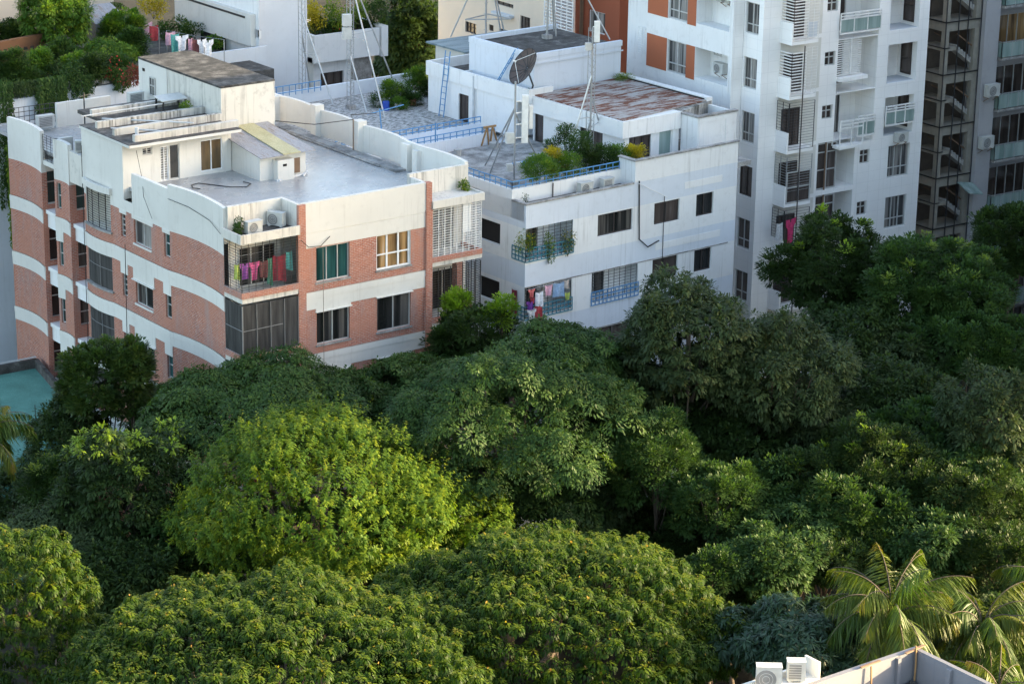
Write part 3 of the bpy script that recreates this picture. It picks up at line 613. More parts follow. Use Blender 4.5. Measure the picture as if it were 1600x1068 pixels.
m = MB(); m.bar(MF.w(16.36, 4.8, 19.86), MF.w(16.36, 11.6, 19.86), .06); m.build('roof_pipe', 'black_plastic', wb)
for u in (10.6,): pass
# raised wall with a sunken panel at the right end
m = MB(); m.box(MF, 13.71, 13.9, 2.6, 3.7, 17.2, 19.6); m.box(MF, 13.71, 16.4, 2.42, 2.6, 17.2, 19.6); m.box(MF, 16.4, 16.55, 2.42, 4.5, 17.2, 19.6); m.build('raised_parapet', 'white_paint', wb)
m = MB(); m.box(MF, 13.65, 16.6, 2.36, 2.66, 19.6, 19.7); m.box(MF, 13.65, 13.96, 2.66, 3.7, 19.6, 19.7); m.build('coping', 'old_concrete', wb)
m = MB()
for a, b, c, d in ((13.8, 14.3, 17.3, 19.55), (15.75, 16.3, 17.3, 19.55), (14.3, 15.75, 19.3, 19.55)): m.box(MF, a, b, 2.39, 2.42, c, d)
m.build('panel_frame', 'white_paint', wb)
# dish block, its canopy and the tall block behind
RD = Rib([W2(MF, 9.4, 20.2), W2(MF, 9.4, 12.3), W2(MF, 10.9, 12.3)])
wall('stair_block_wall', 'white_paint', wb, RD, 17.2, 19.3, [(20.2-17.4, 20.2-16.5, 17.2, 18.75)], .15)
window(wb, RD, 20.2-17.4, 20.2-16.5, 17.2, 18.75, nv=0, fm='dark_frame', gm='brown_glass', name='stair_door')
m = MB(); m.box(MF, 10.6, 10.75, 11.0, 12.3, 17.2, 19.3); m.build('recess_wall', 'blue_white', wb)
m = MB(); m.box(MF, 9.3, 11.0, 11.1, 11.25, 19.3, 20.1); m.box(MF, 9.3, 9.45, 11.25, 20.3, 19.3, 20.1); m.box(MF, 9.45, 14, 20.15, 20.3, 19.3, 20.1); m.box(MF, 9.45, 12.5, 17.2, 17.3, 19.5, 20.0); m.build('stair_block_parapet', 'white_paint', wb)
m = MB(); m.box(MF, 9.45, 14, 11.25, 20.15, 19.3, 19.55); m.build('stair_block_roof', 'dark_concrete', wb)
m = MB(); m.box(MF, 9.95, 10.9, 11.3, 11.45, 19.55, 20.05); m.build('planter_edge', 'white_paint', wb)
m = MB(); m.tube([MF.w(9.3, 15.95, 17.2), MF.w(9.3, 15.95, 20.0)], .06); m.cut(); m.tube([MF.w(9.28, 12.1, 17.2), MF.w(9.28, 12.1, 19.3)], .06); m.each('drain_pipe', 'pvc', wb)
m = MB(); m.box(MF, 10.2, 16.5, 11.8, 17.5, 19.5, 21.55); m.build('tall_block_wall', 'blue_white', wb)
m = MB(); m.box(MF, 10.15, 16.55, 11.75, 11.95, 21.55, 21.85); m.box(MF, 10.15, 10.35, 11.95, 17.5, 21.55, 21.85); m.box(MF, 10.35, 16.55, 17.3, 17.5, 21.55, 21.85); m.build('tall_block_parapet', 'blue_white', wb)
m = MB(); m.box(MF, 10.35, 16.5, 11.95, 17.3, 21.55, 21.6); m.build('tall_block_roof', 'dark_concrete', wb)
m = MB(); m.box(MF, 10.1, 16.6, 11.72, 11.76, 21.25, 21.32); m.build('string_course', 'grey_paint', wb)
# hut with the blue sheet roof
m = MB(); m.box(MF, 12.57, 18.2, 20.9, 23.65, 17.2, 20.05); m.build('hut_wall', 'cream_plaster', wb)
m = MB(); m.box(MF, 12.75, 18.2, 20.86, 20.9, 18.2, 19.8); m.build('hut_panel', 'grey_paint', wb)
m = MB(); m.hexa([MF.w(12.35, 20.6, 20.06), MF.w(18.4, 20.6, 20.0), MF.w(18.4, 24.3, 20.0), MF.w(12.35, 24.3, 20.06)], [MF.w(12.35, 20.6, 20.16), MF.w(18.4, 20.6, 20.1), MF.w(18.4, 24.3, 20.1), MF.w(12.35, 24.3, 20.16)]); m.build('hut_roof', 'blue_sheet', wb)
m = MB(); m.box(MF, 12.1, 12.57, 21.7, 22.6, 19.1, 19.16); m.build('hut_hood', 'tin_sheet', wb)
m = MB(); m.box(MF, 12.54, 12.57, 23.0, 23.35, 17.9, 18.5); m.cut(); m.box(MF, 12.5, 12.57, 21.2, 21.4, 18.0, 18.3); m.each('hut_meter_box', 'rail_glass', wb)
m = MB(); m.tube([MF.w(7.4, -.08, 17.7), MF.w(7.45, -.08, 16.3), MF.w(7.5, -.1, 14.6), MF.w(8.1, -.12, 14.1), MF.w(8.9, -.08, 14.3)], .035); m.cut(); m.tube([MF.w(9.2, -.06, 16.6), MF.w(9.2, -.06, 11.5)], .018); m.cut(); m.tube([MF.w(7.3, -.1, 17.6), MF.w(9.2, -.3, 16.6)], .018, m=1); m.cut(); m.tube([MF.w(2.6, 1.05, 16.7), MF.w(2.6, 1.05, 18.1)], .03); m.each('wall_cable', ['cable_black', 'white_metal'], wb)

# ------------------------------------------------------------------ the tall white tower block
p_ = atd(1190, 100, 144); TF = Fr(p_[0], p_[1], -1.992)
tw = thing('tall_apartment_tower', 'tall white tiled apartment tower with terracotta panels and stacked balconies', 'building', TF.w(6, 5))
H = 31.
def TP(u, v): return TF.w(u, v)[:2]
KS = range(-1, 7)
z_at = lambda k: 24.75-3.03*k      # head of the windows, floor by floor from above
RT1 = Rib([TP(0, 1.62), TP(0, 0)]); ops = []
for k in KS: ops.append((1.62-1.5, 1.62-.38, z_at(k)-1.72, z_at(k)))
wall('wall', 'tile_white', tw, RT1, 0, H, ops, .15)
for i, o in enumerate(ops): window(tw, RT1, *o, nv=1, trans=None if i == 4 else .3, gm='curtain_glass' if i < 4 else 'brown_glass', fm='alu_frame' if i != 4 else 'dark_frame', w=.06)
wall('wall', 'tile_white', tw, Rib([TP(-.75, 1.63), TP(-.003, 1.63)]), 0, H)
# wing with terracotta panels and a recessed loggia
RT0 = Rib([TP(-.75, 9.3), TP(-.75, 1.63)]); ops = []; q = lambda v: 9.3-v
for k in KS:
    zt = z_at(k)-.02
    ops += [(q(7.35), q(5.62), zt-1.83, zt), (q(4.82), q(1.95), zt-1.7, zt, 1.1, True)]
wall('wall', 'white_paint', tw, RT0, 0, H, ops, .12)
for k in KS:
    zt = z_at(k)-.02; window(tw, RT0, q(7.35), q(5.62), zt-1.83, zt, nv=1, trans=.28, gm='curtain_glass', w=.08)
    m = MB(); strip(m, RT0, q(9.2), q(7.38), zt-1.85, zt+.02, .025); m.cut(); strip(m, RT0, q(5.6), q(4.85), zt-1.88, zt, .025); m.each('terracotta_panel', 'orange_paint', tw)
    window(tw, Rib([TP(.36, 4.6), TP(.36, 2.0)]), .1, .75, zt-.5, zt-.08, inset=-.02, nv=1, gm='curtain_glass', name='loggia_window')
m = MB(); m.box(TF, -.4, .35, 9.32, 11.5, 0, H-1); m.build('setback_wall', 'white_paint', tw)
m = MB()
for k in (1, 2): grille(m, TP(-.72, 10.1), TP(-.72, 9.35), z_at(k)-1.3, z_at(k)+.2, .14, 2, .03)
m.build('setback_grille', 'white_metal', tw)
# the long street face
UE = 12.27
RT = Rib([TP(0, 0), TP(UE, 0)]); ops = []; sm = []
for k in KS:
    zt = z_at(k)-.02
    if k <= 2:
        sm.append((4.55, 5.33, zt-.8, zt+.0)); ops.append((5.5, 8.46, zt-2.43, zt+.55, 1.6, True))
        ops.append((9.28, 11.5, zt-2.35, zt-.22+.1, 1.6, True))
    else:
        ops.append((4.4, 7.16, zt-1.85, zt+.9, 1.6, True)); sm.append((7.57, 8.31, zt-.72, zt+.1)); sm.append((9.75, 11.4, zt-1.83, zt+.06))
ops = [o for o in ops]+[(a, b, c, d) for a, b, c, d in sm]
wall('wall', 'tile_white', tw, RT, 0, H, ops, .14)
for a, b, c, d in sm: window(tw, RT, a, b, c, d, nv=1 if b-a < 1.2 else 2, trans=.3 if b-a > 1.2 else .6, gm='brown_glass' if b-a < 1.2 else 'curtain_glass', w=.06)
m = MB(); m.box(TF, .4, UE-.05, 1.75, 12, .05, H-.5); m.build('core', 'tile_white', tw)
m = MB(); m.quad(TF.w(UE, 0, 0), TF.w(UE, 12, 0), TF.w(UE, 12, H), TF.w(UE, 0, H)); m.build('side_wall', 'tile_white', tw)
def glazing(u0, u1, v, z0, z1, nm='loggia_window', **kw):
    window(tw, Rib([TP(u0, v), TP(u1, v)]), .01, u1-u0-.01, z0, z1, inset=0., name=nm, **kw)
for k in KS:
    zt = z_at(k)-.02
    if k <= 2:
        fl = zt-2.43
        glazing(5.7, 7.3, 1.55, fl+.05, zt+.1, nv=1, gm='brown_glass' if k != 2 else 'curtain_glass', nm='loggia_door', w=.09, fm='white_frame' if k == 2 else 'alu_frame')
        glazing(9.4, 10.3, 1.55, fl+.75, zt-.3, nv=0, trans=.3, gm='curtain_glass')
        rr_ = Rib([TP(11.47, 1.5), TP(11.47, .35)]); 
        window(tw, Rib([TP(11.46, 1.5), TP(11.46, .1)]), .25, 1.1, fl+.3, zt-.15, inset=-.0, nv=0, trans=.45, gm='brown_glass', name='loggia_window', fm='dark_frame')
        m = MB(); m.box(TF, 9.3, 11.48, .15, 1.5, fl-.1, fl+.1); m.build('loggia_floor', 'grey_paint', tw)
    else:
        fl = zt-1.85
        glazing(4.42, 5.9, .12, fl+.03, zt+.85, nv=1, trans=(.42, .8), gm='brown_glass', fm='alu_frame', w=.07)
        m = MB(); m.bar(TF.w(5.0, .02, fl), TF.w(5.0, .02, zt+.9), .07); m.build('down_pipe', 'rust_metal', tw)
# balcony stack beside the inner corner
for k in KS:
    zb = 22.6-3.03*k; m = MB()
    m.box(TF, 1.25, 3.12, -1.0, 0, zb, zb+.18); m.box(TF, 1.2, 1.3, -1.02, 0, zb, zb+1.2); m.build('balcony_shell', 'tile_white', tw)
    m = MB(); m.box(TF, 1.3, 4.2, -.03, -.004, zb+.2, zb+3.0); m.build('balcony_back_wall', 'cream_plaster', tw)
    window(tw, Rib([TP(1.5, -.035), TP(2.9, -.035)]), .05, 1.35, zb+.2, zb+2.3, inset=-.02, nv=2, gm='brown_glass', name='balcony_door', fm='dark_frame')
    m = MB()
    if k <= 1 and k >= 0:
        for i in range(15): z = zb+.25+i*.165; m.bar(TF.w(1.35, -1.0, z), TF.w(2.35, -1.0, z), .05)
        for i in range(9): z = zb+1.25+i*.165; m.bar(TF.w(1.28, -.98, z), TF.w(1.28, -.05, z), .05)
        grille(m, TP(2.35, -1.0), TP(3.1, -1.0), zb+.2, zb+2.8, .16, 2, .014, .02); m.build('balcony_grille', 'white_metal', tw)
    elif k == 3:
        pass
        window(tw, Rib([TP(1.3, -.98), TP(3.1, -.98)]), .02, 1.78, zb+.2, zb+2.0, inset=0, nv=1, trans=.5, gm='brown_glass', name='balcony_glazing', w=.08)
        m2 = MB(); grille(m2, TP(1.3, -1.0), TP(3.1, -1.0), zb+.9, zb+2.85, .15, 2, .016, .03); grille(m2, TP(1.28, 0), TP(1.28, -1.0), zb+1.2, zb+2.85, .15, 2, .016, .03); m2.build('balcony_grille', 'grey_metal', tw)
    else:
        grille(m, TP(1.3, -1.0), TP(3.1, -1.0), zb+.2, zb+2.85, .16, 2, .016, .03); grille(m, TP(1.26, 0), TP(1.26, -1.0), zb+1.2, zb+2.85, .16, 2, .016, .03); m.build('balcony_grille', 'dark_metal', tw)
m = MB(); m.bar(TF.w(2.15, -1.04, 5), TF.w(2.15, -1.04, 22.5), .045); m.build('down_pipe', 'dark_frame', tw)
m = MB(); m.box(TF, 2.4, 3.1, -.9, -.86, 22.9, 23.75); m.build('balcony_screen', 'grey_paint', tw)
# loggia rails and shutters
def glass_rail(u0, u1, v, z0, z1, n, glass=True):
    m = MB(); A, B = TP(u0, v), TP(u1, v); rail(m, A, B, z0, z1, n, (0, .72, .86, 1.), .055); o = m.build('balcony_rail', 'white_metal', tw)
    if glass:
        m = MB(); m.quad(TF.w(u0, v+.01, z0+.08), TF.w(u1, v+.01, z0+.08), TF.w(u1, v+.01, z0+(z1-z0)*.7), TF.w(u0, v+.01, z0+(z1-z0)*.7)); m.build('rail_glass', 'rail_glass', o)
glass_rail(5.5, 8.5, -.1, 22.62, 23.75, 3); glass_rail(9.3, 11.5, -.1, 16.95, 18.05, 3); glass_rail(5.5, 7.2, -.55, 16.3, 17.75, 2, False); glass_rail(7.2, 8.5, -.1, 16.6, 17.75, 2)
m = MB(); m.box(TF, 5.45, 7.2, -.6, 0, 16.15, 16.32); m.build('balcony_slab', 'tile_white', tw)
m = MB(); m.box(TF, 5.5, 7.6, -.25, .3, 19.95, 20.15); m.build('balcony_slab', 'tile_white', tw)
m = MB()
for i in range(16): z = 20.25+i*.125; m.bar(TF.w(5.55, .1, z), TF.w(6.5, .1, z), .05); m.bar(TF.w(6.6, .1, z), TF.w(7.3, .1, z), .05)
m.bar(TF.w(6.55, .1, 20.2), TF.w(6.55, .1, 22.25), .08); m.build('louvre_shutter', 'white_metal', tw)

# ------------------------------------------------------------------ the grey building with the glazed stair at the right edge
p_ = atd(1474, 100, 154); GF = Fr(p_[0], p_[1], -1.992)
gb = thing('glazed_stair_building', 'grey building with a glass stair shaft showing white stair flights', 'building', GF.w(6, 5))
def GP(u, v): return GF.w(u, v)[:2]
zs_ = lambda k: GF.f(1474, 37, 0)[1]-3.1*k
m = MB(); m.box(GF, 0.9, 16, 2.2, 14, .05, 34); m.build('core', 'shaft_dark', gb)
for k in range(-1, 8):
    z = zs_(k); m = MB()
    m.box(GF, .05, 2.75, .06, 1.9, z-.55, z); m.cut(); m.box(GF, .05, 1.1, .06, 1.9, z-1.7, z-1.5); m.each('landing_slab', 'shaft_concrete', gb)
    m = MB()
    m.hexa([GF.w(1.1, .25, z-1.72), GF.w(2.5, .25, z-2.7), GF.w(2.5, .9, z-2.7), GF.w(1.1, .9, z-1.72)], [GF.w(1.1, .25, z-1.5), GF.w(2.5, .25, z-2.5), GF.w(2.5, .9, z-2.5), GF.w(1.1, .9, z-1.5)])
    for i in range(6): a = 1.1+1.4*i/6; m.box(GF, a, a+.12, .2, .95, z-1.5-1.0*i/6-.12, z-1.5-1.0*i/6+.06)
    m.build('stair_flight', 'concrete_pot', gb)
    m = MB(); m.bar(GF.w(1.1, .22, z-.75), GF.w(2.4, .22, z-1.6), .07); m.cut(); m.bar(GF.w(.3, 1.2, z-.8), GF.w(1.4, 1.2, z-1.3), .06); m.each('handrail', 'rust_metal', gb)
m = MB(); m.box(GF, .03, .35, .03, .35, 0, 34); m.cut(); m.box(GF, 2.42, 2.78, .05, .35, 0, 34); m.cut(); m.box(GF, .05, .3, 2.0, 2.4, 0, 34); m.each('shaft_column', 'shaft_concrete', gb)
m = MB(); m.box(GF, .05, .9, 2.4, 4.5, 0, 34); m.build('side_wall', 'shaft_dark', gb)
m = MB()
for k in range(-1, 8):
    for h in (0, -.0):
        z = zs_(k); m.bar(GF.w(-.03, -.03, z+.02), GF.w(2.8, -.03, z+.02), .06); m.bar(GF.w(-.03, -.03, z+.02), GF.w(-.03, 4.5, z+.02), .06); m.bar(GF.w(-.03, -.03, z-1.5), GF.w(.4, -.03, z-1.5), .05); m.bar(GF.w(-.03, -.03, z-1.5), GF.w(-.03, 4.5, z-1.5), .05)
for u in (.0, 1.0, 1.75, 2.8): m.bar(GF.w(u, -.03, 0), GF.w(u, -.03, 34), .05)
m.bar(GF.w(-.03, 1.6, 0), GF.w(-.03, 1.6, 34), .05)
m.build('curtain_wall_frame', 'dark_metal', gb)
m = MB(); m.box(GF, 2.82, 4.0, -.35, .9, 0, 34); m.box(GF, 4.0, 4.35, .2, 1.2, 0, 34); m.build('shaft_pier', 'pier_cement', gb)
RG = Rib([GP(4.35, .8), GP(16, .8)]); ops = []
for k in range(-1, 8): z = zs_(k); ops.append((.1, 4.8, z-2.4, z-.2, .3)); ops.append((5.4, 10.5, z-2.4, z-.2, .3))
wall('wall', 'pier_cement', gb, RG, 0, 34, ops, .3)
for i, o in enumerate(ops): window(gb, RG, *o[:4], nv=5, inset=.2, gm='brown_glass' if i != 2 else 'room_glass', fm='alu_frame', w=.06)
for k in range(-1, 8):
    z = zs_(k)-2.45; m = MB(); m.box(GF, 4.2, 10, -.5, .8, z-.14, z); m.build('balcony_slab', 'old_concrete', gb)
    m = MB(); A, B = GP(4.2, -.48), GP(10, -.48); rail(m, A, B, z, z+.95, 7, (1.,), .04); rail(m, GP(4.22, .75), A, z, z+.95, 1, (1.,), .04); o = m.build('balcony_rail', 'grey_metal', gb)
    m = MB(); m.quad(GF.w(4.2, -.49, z+.05), GF.w(10, -.49, z+.05), GF.w(10, -.49, z+.9), GF.w(4.2, -.49, z+.9)); m.quad(GF.w(4.2, .75, z+.05), GF.w(4.2, -.49, z+.05), GF.w(4.2, -.49, z+.9), GF.w(4.2, .75, z+.9)); m.build('rail_glass', 'rail_glass', o)
m = MB(); c = GF.w(2.4, -.5, 0); z = GF.f(1510, 295, -.5)[1]; m.hexa([GF.w(1.6, -.2, z+.35), GF.w(2.9, -.2, z+.15), GF.w(2.9, -1.1, z-.35), GF.w(1.7, -1.1, z-.1)], [GF.w(1.6, -.2, z+.42), GF.w(2.9, -.2, z+.22), GF.w(2.9, -1.1, z-.28), GF.w(1.7, -1.1, z-.03)]); m.build('open_vent_pane', 'rail_glass', gb)

# ------------------------------------------------------------------ buildings behind
def px_box(parent, name, mat, fr, pL, pR, ptop, v, depth, zlow=0., ztop=None):
    """a block whose front lies on the plane v of a frame, its edges read off the photograph"""
    u0 = fr.f(*pL, v)[0]; u1 = fr.f(*pR, v)[0]; z1 = fr.f(*ptop, v)[1] if ztop is None else ztop
    m = MB(); m.box(fr, u0, u1, v, v+depth, zlow, z1); m.build(name, mat, parent); return u0, u1, z1
# peach building (its long wall faces left), red building beside it
pc = atd(700, 60, 176); PF = Fr(pc[0], pc[1], -2)
pb = thing('peach_apartment_building', 'peach coloured apartment building with dark barred windows behind the roofs', 'building', PF.w(3, -4))
Lq = lambda x, y: PF.l(x, y, 0)
RPB = Rib([PF.w(0, 1.2)[:2], PF.w(0, Lq(868, 60)[0])[:2]]); s_of = lambda v: 1.2-v
wl = []
for (xa, ya, xb, yb) in ((775, 0, 802, 14), (813, 24, 828, 50), (727, 33, 744, 55), (764, 38, 771, 50), (780, 44, 802, 62)):
    a, za = Lq(xa, ya); b, zb = Lq(xb, yb); wl.append((s_of(a), s_of(b), zb, za))
wall('wall', 'peach_paint', pb, RPB, 0, 34, wl, .2)
for w_ in wl: window(pb, RPB, *w_, nv=2, fm='dark_frame', gm='brown_glass', bars=.25)
m = MB(); strip(m, RPB, s_of(Lq(775, 17)[0]), s_of(Lq(803, 26)[0]), Lq(790, 22)[1]-.1, Lq(790, 22)[1]+.05, .4); m.build('sun_shade', 'grey_paint', pb)
v_ = Lq(868, 60)[0]; m = MB(); m.quad(PF.w(0, v_, 0), PF.w(14, v_, 0), PF.w(14, v_, 34), PF.w(0, v_, 34)); m.quad(PF.w(0, 1.2, 34), PF.w(0, v_, 34), PF.w(14, v_, 34), PF.w(14, 1.2, 34)); m.build('side_wall', 'white_paint', pb)
m = MB(); a, z0 = Lq(866, 75); b, _ = Lq(902, 60)
m.box(PF, -.9, -.02, v_-2.6, v_+.6, 8, Lq(845, 42)[1]); m.build('balcony_shell', 'white_paint', pb)
m = MB(); grille(m, PF.w(-.6, v_+.4)[:2], PF.w(-.6, v_-2.6)[:2], Lq(870, 48)[1], Lq(870, 3)[1]+4, .2, 5, .06, .07); m.build('balcony_grille', 'white_metal', pb)
rc = atd(910, 60, 166); RF = Fr(rc[0], rc[1], -2)
rb = thing('red_painted_building', 'dark red painted building with one curtained window', 'building', RF.w(2, -2))
L2 = lambda x, y: RF.l(x, y, 0)
vv = L2(967, 60)[0]; R2 = Rib([RF.w(0, .8)[:2], RF.w(0, vv)[:2]])
w_ = (.8-L2(920, 20)[0], .8-L2(945, 50)[0], L2(932, 52)[1], L2(932, 18)[1])
wall('wall', 'red_paint', rb, R2, 0, 34, [w_], .15); window(rb, R2, *w_, nv=1, gm='curtain_glass', fm='white_frame')
w3 = RF.f(990, 30, vv); w4 = RF.f(1003, 72, vv)
R3 = Rib([RF.w(0, vv)[:2], RF.w(9, vv)[:2]]); wall('wall', 'red_paint', rb, R3, 0, 34, [(w3[0], w3[0]+2.2, w4[1], w3[1])], .15); window(rb, R3, w3[0], w3[0]+2.2, w4[1], w3[1], nv=1, gm='curtain_glass')
m = MB(); m.tube([RF.w(-.1, .1, 0), RF.w(-.1, .1, 34)], .07); m.cut(); m.tube([RF.w(-.1, -.1, 0), RF.w(-.1, -.1, 34)], .05); m.each('drain_pipe', 'rust_metal', rb)
m = MB(); m.quad(RF.w(0, .8, 34), RF.w(0, vv, 34), RF.w(9, vv, 34), RF.w(9, .8, 34)); m.build('roof_deck', 'dark_concrete', rb)
# white house with blank blue-white wall, upper left
h1 = thing('blank_walled_house', 'white house with a blank blue-white end wall behind the roof parapet', 'building', (81, 135, 0))
y1 = 131.8; u0, _ = WB.f(400, 60, y1); u1, _ = WB.f(480, 60, y1)
m = MB(); m.quad((u0, y1, 16.2), (u1, y1, 16.2), (u1, y1, 28), (u0, y1, 28)); m.quad((u1, y1, 16.2), (u1, y1+9, 16.2), (u1, y1+9, 28), (u1, y1, 28)); m.quad((u0, y1, 28), (u1, y1, 28), (u1, y1+9, 28), (u0, y1+9, 28)); m.build('end_wall', 'grey_paint', h1)
m = MB(); m.box(WB, u0+.3, u1-.1, y1+.1, y1+8.9, 0, 16.2); m.build('ground_storeys', 'dark_concrete', h1)
LH = lambda x, y: WB.l(x, y, u0)
RH = Rib([(u0, y1+9), (u0, y1)]); a, za = LH(315, 30); 
w_ = [(9-(LH(405, 54)[0]-y1)-.5, 9-(LH(405, 54)[0]-y1), LH(408, 62)[1], LH(406, 48)[1])]
dr = (9-(LH(297, 40)[0]-y1), 9-(LH(309, 40)[0]-y1), LH(303, 43)[1], LH(303, 5)[1]+1)
if dr[0] < 0: dr = (.2, 1.0, dr[2], dr[3])
wall('wall', 'white_paint', h1, RH, 10, 28, w_+[dr], .15); window(h1, RH, *w_[0], nv=0, gm='dark_glass'); window(h1, RH, *dr, nv=0, gm='door_amber', fm='wood', name='door')
m = MB(); yb1, yb0 = y1+.03, y1+8.9; zb1 = WB.l(400, 76, u0-.35)[1]+.55; zt1 = WB.l(400, 26, u0-.35)[1]; m.box(WB, u0-.35, u0-.01, yb1, yb0, zb1-.55, zt1); m.build('balcony_shell', 'cream_plaster', h1)
m = MB(); m.box(WB, u0-.38, u0-.35, yb1+.6, yb0, zt1-.32, zt1-.2); m.build('balcony_slot', 'dark_metal', h1)
ya, za = WB.l(314, 60, u0-.3); yb, zb = WB.l(346, 66, u0-.3); m = MB(); m.box(WB, u0-.32, u0-.02, yb, ya, min(za, zb)-.4, WB.l(330, 32, u0-.3)[1]); m.build('dark_doorway', 'dark_room', h1)
# roof terrace wall in front of it with the garden roof to its left
gh = thing('garden_roof_house', 'white walled house with a planted roof terrace above hanging creepers', 'building', (66, 131, 0))
yg = 127.5
m = MB(); m.hexa([(52, yg, 0), (71.2, yg, 0), (71.2, 146, 0), (52, 146, 0)], [(52, yg, 19.2), (71.2, yg, 19.6), (71.2, 146, 19.6), (52, 146, 19.2)]); m.build('wall', 'blue_white', gh)
m = MB(); m.box(WB, 71.25, 79.5, 128.5, 146, 0, 18.9); m.build('terrace_deck', 'dark_concrete', gh)
m = MB(); m.box(WB, 52, 71.2, yg+.2, 146, 19.62, 19.7); m.build('garden_deck', 'soil', gh)
xa, _ = WB.f(312, 80, 131.2); xb, zt = WB.f(418, 72, 131.2); m = MB(); m.box(WB, xa-.5, xb, 131.2, 131.4, 14, zt); m.build('terrace_parapet', 'grey_paint', gh)
m = MB(); m.box(WB, 52, 71.2, yg-.05, yg+.12, 19.62, 19.95); m.build('roof_edge', 'algae_wall', gh)
m = MB(); a = atz(0, 78, 20.6); b = atz(70, 60, 20.6); 
m.hexa([(a[0]-2, a[1], 19.7), (b[0]+.4, b[1], 19.7), (b[0]+.4, b[1]+.3, 19.7), (a[0]-2, a[1]+.3, 19.7)], [(a[0]-2, a[1], 20.9), (b[0]+.4, b[1], 20.9), (b[0]+.4, b[1]+.3, 20.9), (a[0]-2, a[1]+.3, 20.9)]); old = m.build('old_parapet', 'ochre_wall', gh); m = MB(); nh = max(3, int((b[0]-a[0]+2)/.42))
for i in range(nh):
    for zz in (20.0, 20.4): x_ = a[0]-1.9+i*.42; m.box(WB, x_, x_+.24, a[1]-.012, a[1]-.002, zz, zz+.2); m.cut()
m.each('lattice_opening', 'dark_room', old)
p0 = atz(131, 40, 20.0); m = MB(); m.box(WB, p0[0]-.3, p0[0]+4.0, p0[1]+3.6, p0[1]+7, 19.7, 24.5); m.build('roof_hut', 'peach_paint', gh)
p0 = atz(150, 62, 20.0); m = MB(); m.hexa([(p0[0], p0[1], 19.7), (p0[0]+2.2, p0[1], 19.7), (p0[0]+2.2, p0[1]+2.2, 19.7), (p0[0], p0[1]+2.2, 19.7)], [(p0[0], p0[1], 20.9), (p0[0]+2.2, p0[1], 20.9), (p0[0]+2.2, p0[1]+2.2, 21.6), (p0[0], p0[1]+2.2, 21.6)]); m.build('roof_shed', 'tin_sheet', gh)
p0 = atz(0, 60, 20.5); m = MB(); m.box(WB, p0[0]-3, p0[0]+3.2, p0[1]+4, p0[1]+8, 15, 27); m.build('rear_wall', 'peach_paint', gh)
# terrace house with planter
h2 = thing('planter_balcony_house', 'white house with a deep planted balcony behind the antenna masts', 'building', (90, 138, 0))
y2 = 137.; F2 = lambda x, y, v=y2: WB.f(x, y, v)
ua, zta = F2(491, 57); ub, ztb = F2(593, 42); _, zba = F2(491, 100); uc, _ = F2(605, 60)
m = MB(); m.box(WB, ua, ub, y2, y2+.25, zba, zta); m.box(WB, ua, ua+.25, y2+.25, y2+5, zba, zta); m.box(WB, ub+.1, uc, y2-.1, y2+3, zba-.1, zta+.1); m.box(WB, ua, ub, y2+.25, y2+5, zba, zba+.3); m.build('planter_balcony', 'white_paint', h2)
RH2 = Rib([(ua+.3, y2+5), (ua+.3, y2+.6), (ub-.2, y2+.6)]); s0 = RH2.s[1]
a, zt = WB.f(501, 115, y2+.6); b, zb = WB.f(537, 143, y2+.6); w_ = (s0+a-ua-.3, s0+b-ua-.3, zb, zt)
wall('wall', 'white_paint', h2, RH2, 0, zba, [w_], .3); window(h2, RH2, *w_, nv=2, gm='brown_glass', fm='dark_frame', inset=.2)
a, zt = WB.f(548, 100, y2+.58); b, _ = WB.f(580, 100, y2+.58); m = MB(); m.box(WB, a, b, y2+.55, y2+.59, 8, zba-.1); m.build('louvre_panel', 'old_concrete', h2)
m = MB(); m.box(WB, ua+.25, ub, y2+.25, y2+4.8, zba+.3, zta-.2); m.build('planter_soil', 'soil', h2)
m = MB(); m.box(WB, ua+1.0, ub+2, y2+5.2, y2+12, 0, zta-1.5); m.build('rear_block', 'cream_plaster', h2)
# ------------------------------------------------------------------ unseen block added on the right to shade the middle of the scene
nb = thing('unseen_shade_block', 'plain white block with windows, added out of view at right to shade trees and buildings', 'building', (118, 75, 0))
NP = [(100, 88), (100, 64.5), (140, 64.5), (140, 106), (122, 106), (122, 88)]
pane = MB(); rest = MB(); npane = 0
for A, B in zip(NP, NP[1:]+NP[:1]):
    R_ = Rib([A, B]); L_ = R_.s[-1]; ops = [(a, a+2.4, z, z+1.6) for z in np.arange(1.2, 32, 3.1) for a in np.arange(1.8, L_-3, 5.2)]
    wall('wall', 'white_paint', nb, R_, 0, 35, ops, .15)
    for a, b, c, d in ops:
        p, q_ = R_.P(a, -.14), R_.P(b, -.14); npane += 1; mb = pane if npane <= 96 else rest; mb.quad((p[0], p[1], c), (q_[0], q_[1], c), (q_[0], q_[1], d), (p[0], p[1], d))
        if npane <= 96: pane.cut()
pane.each('window_pane', 'dark_glass', nb); o = rest.build('window_pane', 'dark_glass', nb); o['kind'] = 'stuff'
for k in range(1, 11):
    m = MB(); m.box(Fr(0, 0), 99.85, 140.1, 64.35, 64.5, k*3.1+.2, k*3.1+.45); m.build('string_course', 'old_concrete', nb)
    m = MB(); m.box(Fr(0, 0), 99.85, 100, 64.5, 88.1, k*3.1+.2, k*3.1+.45); m.build('string_course', 'old_concrete', nb)
m = MB(); m.box(Fr(0, 0), 100.2, 139.8, 64.7, 87.8, 33.8, 34.0); m.box(Fr(0, 0), 122.2, 139.8, 87.8, 105.8, 33.8, 34.0); m.build('roof_deck', 'roof_concrete', nb)
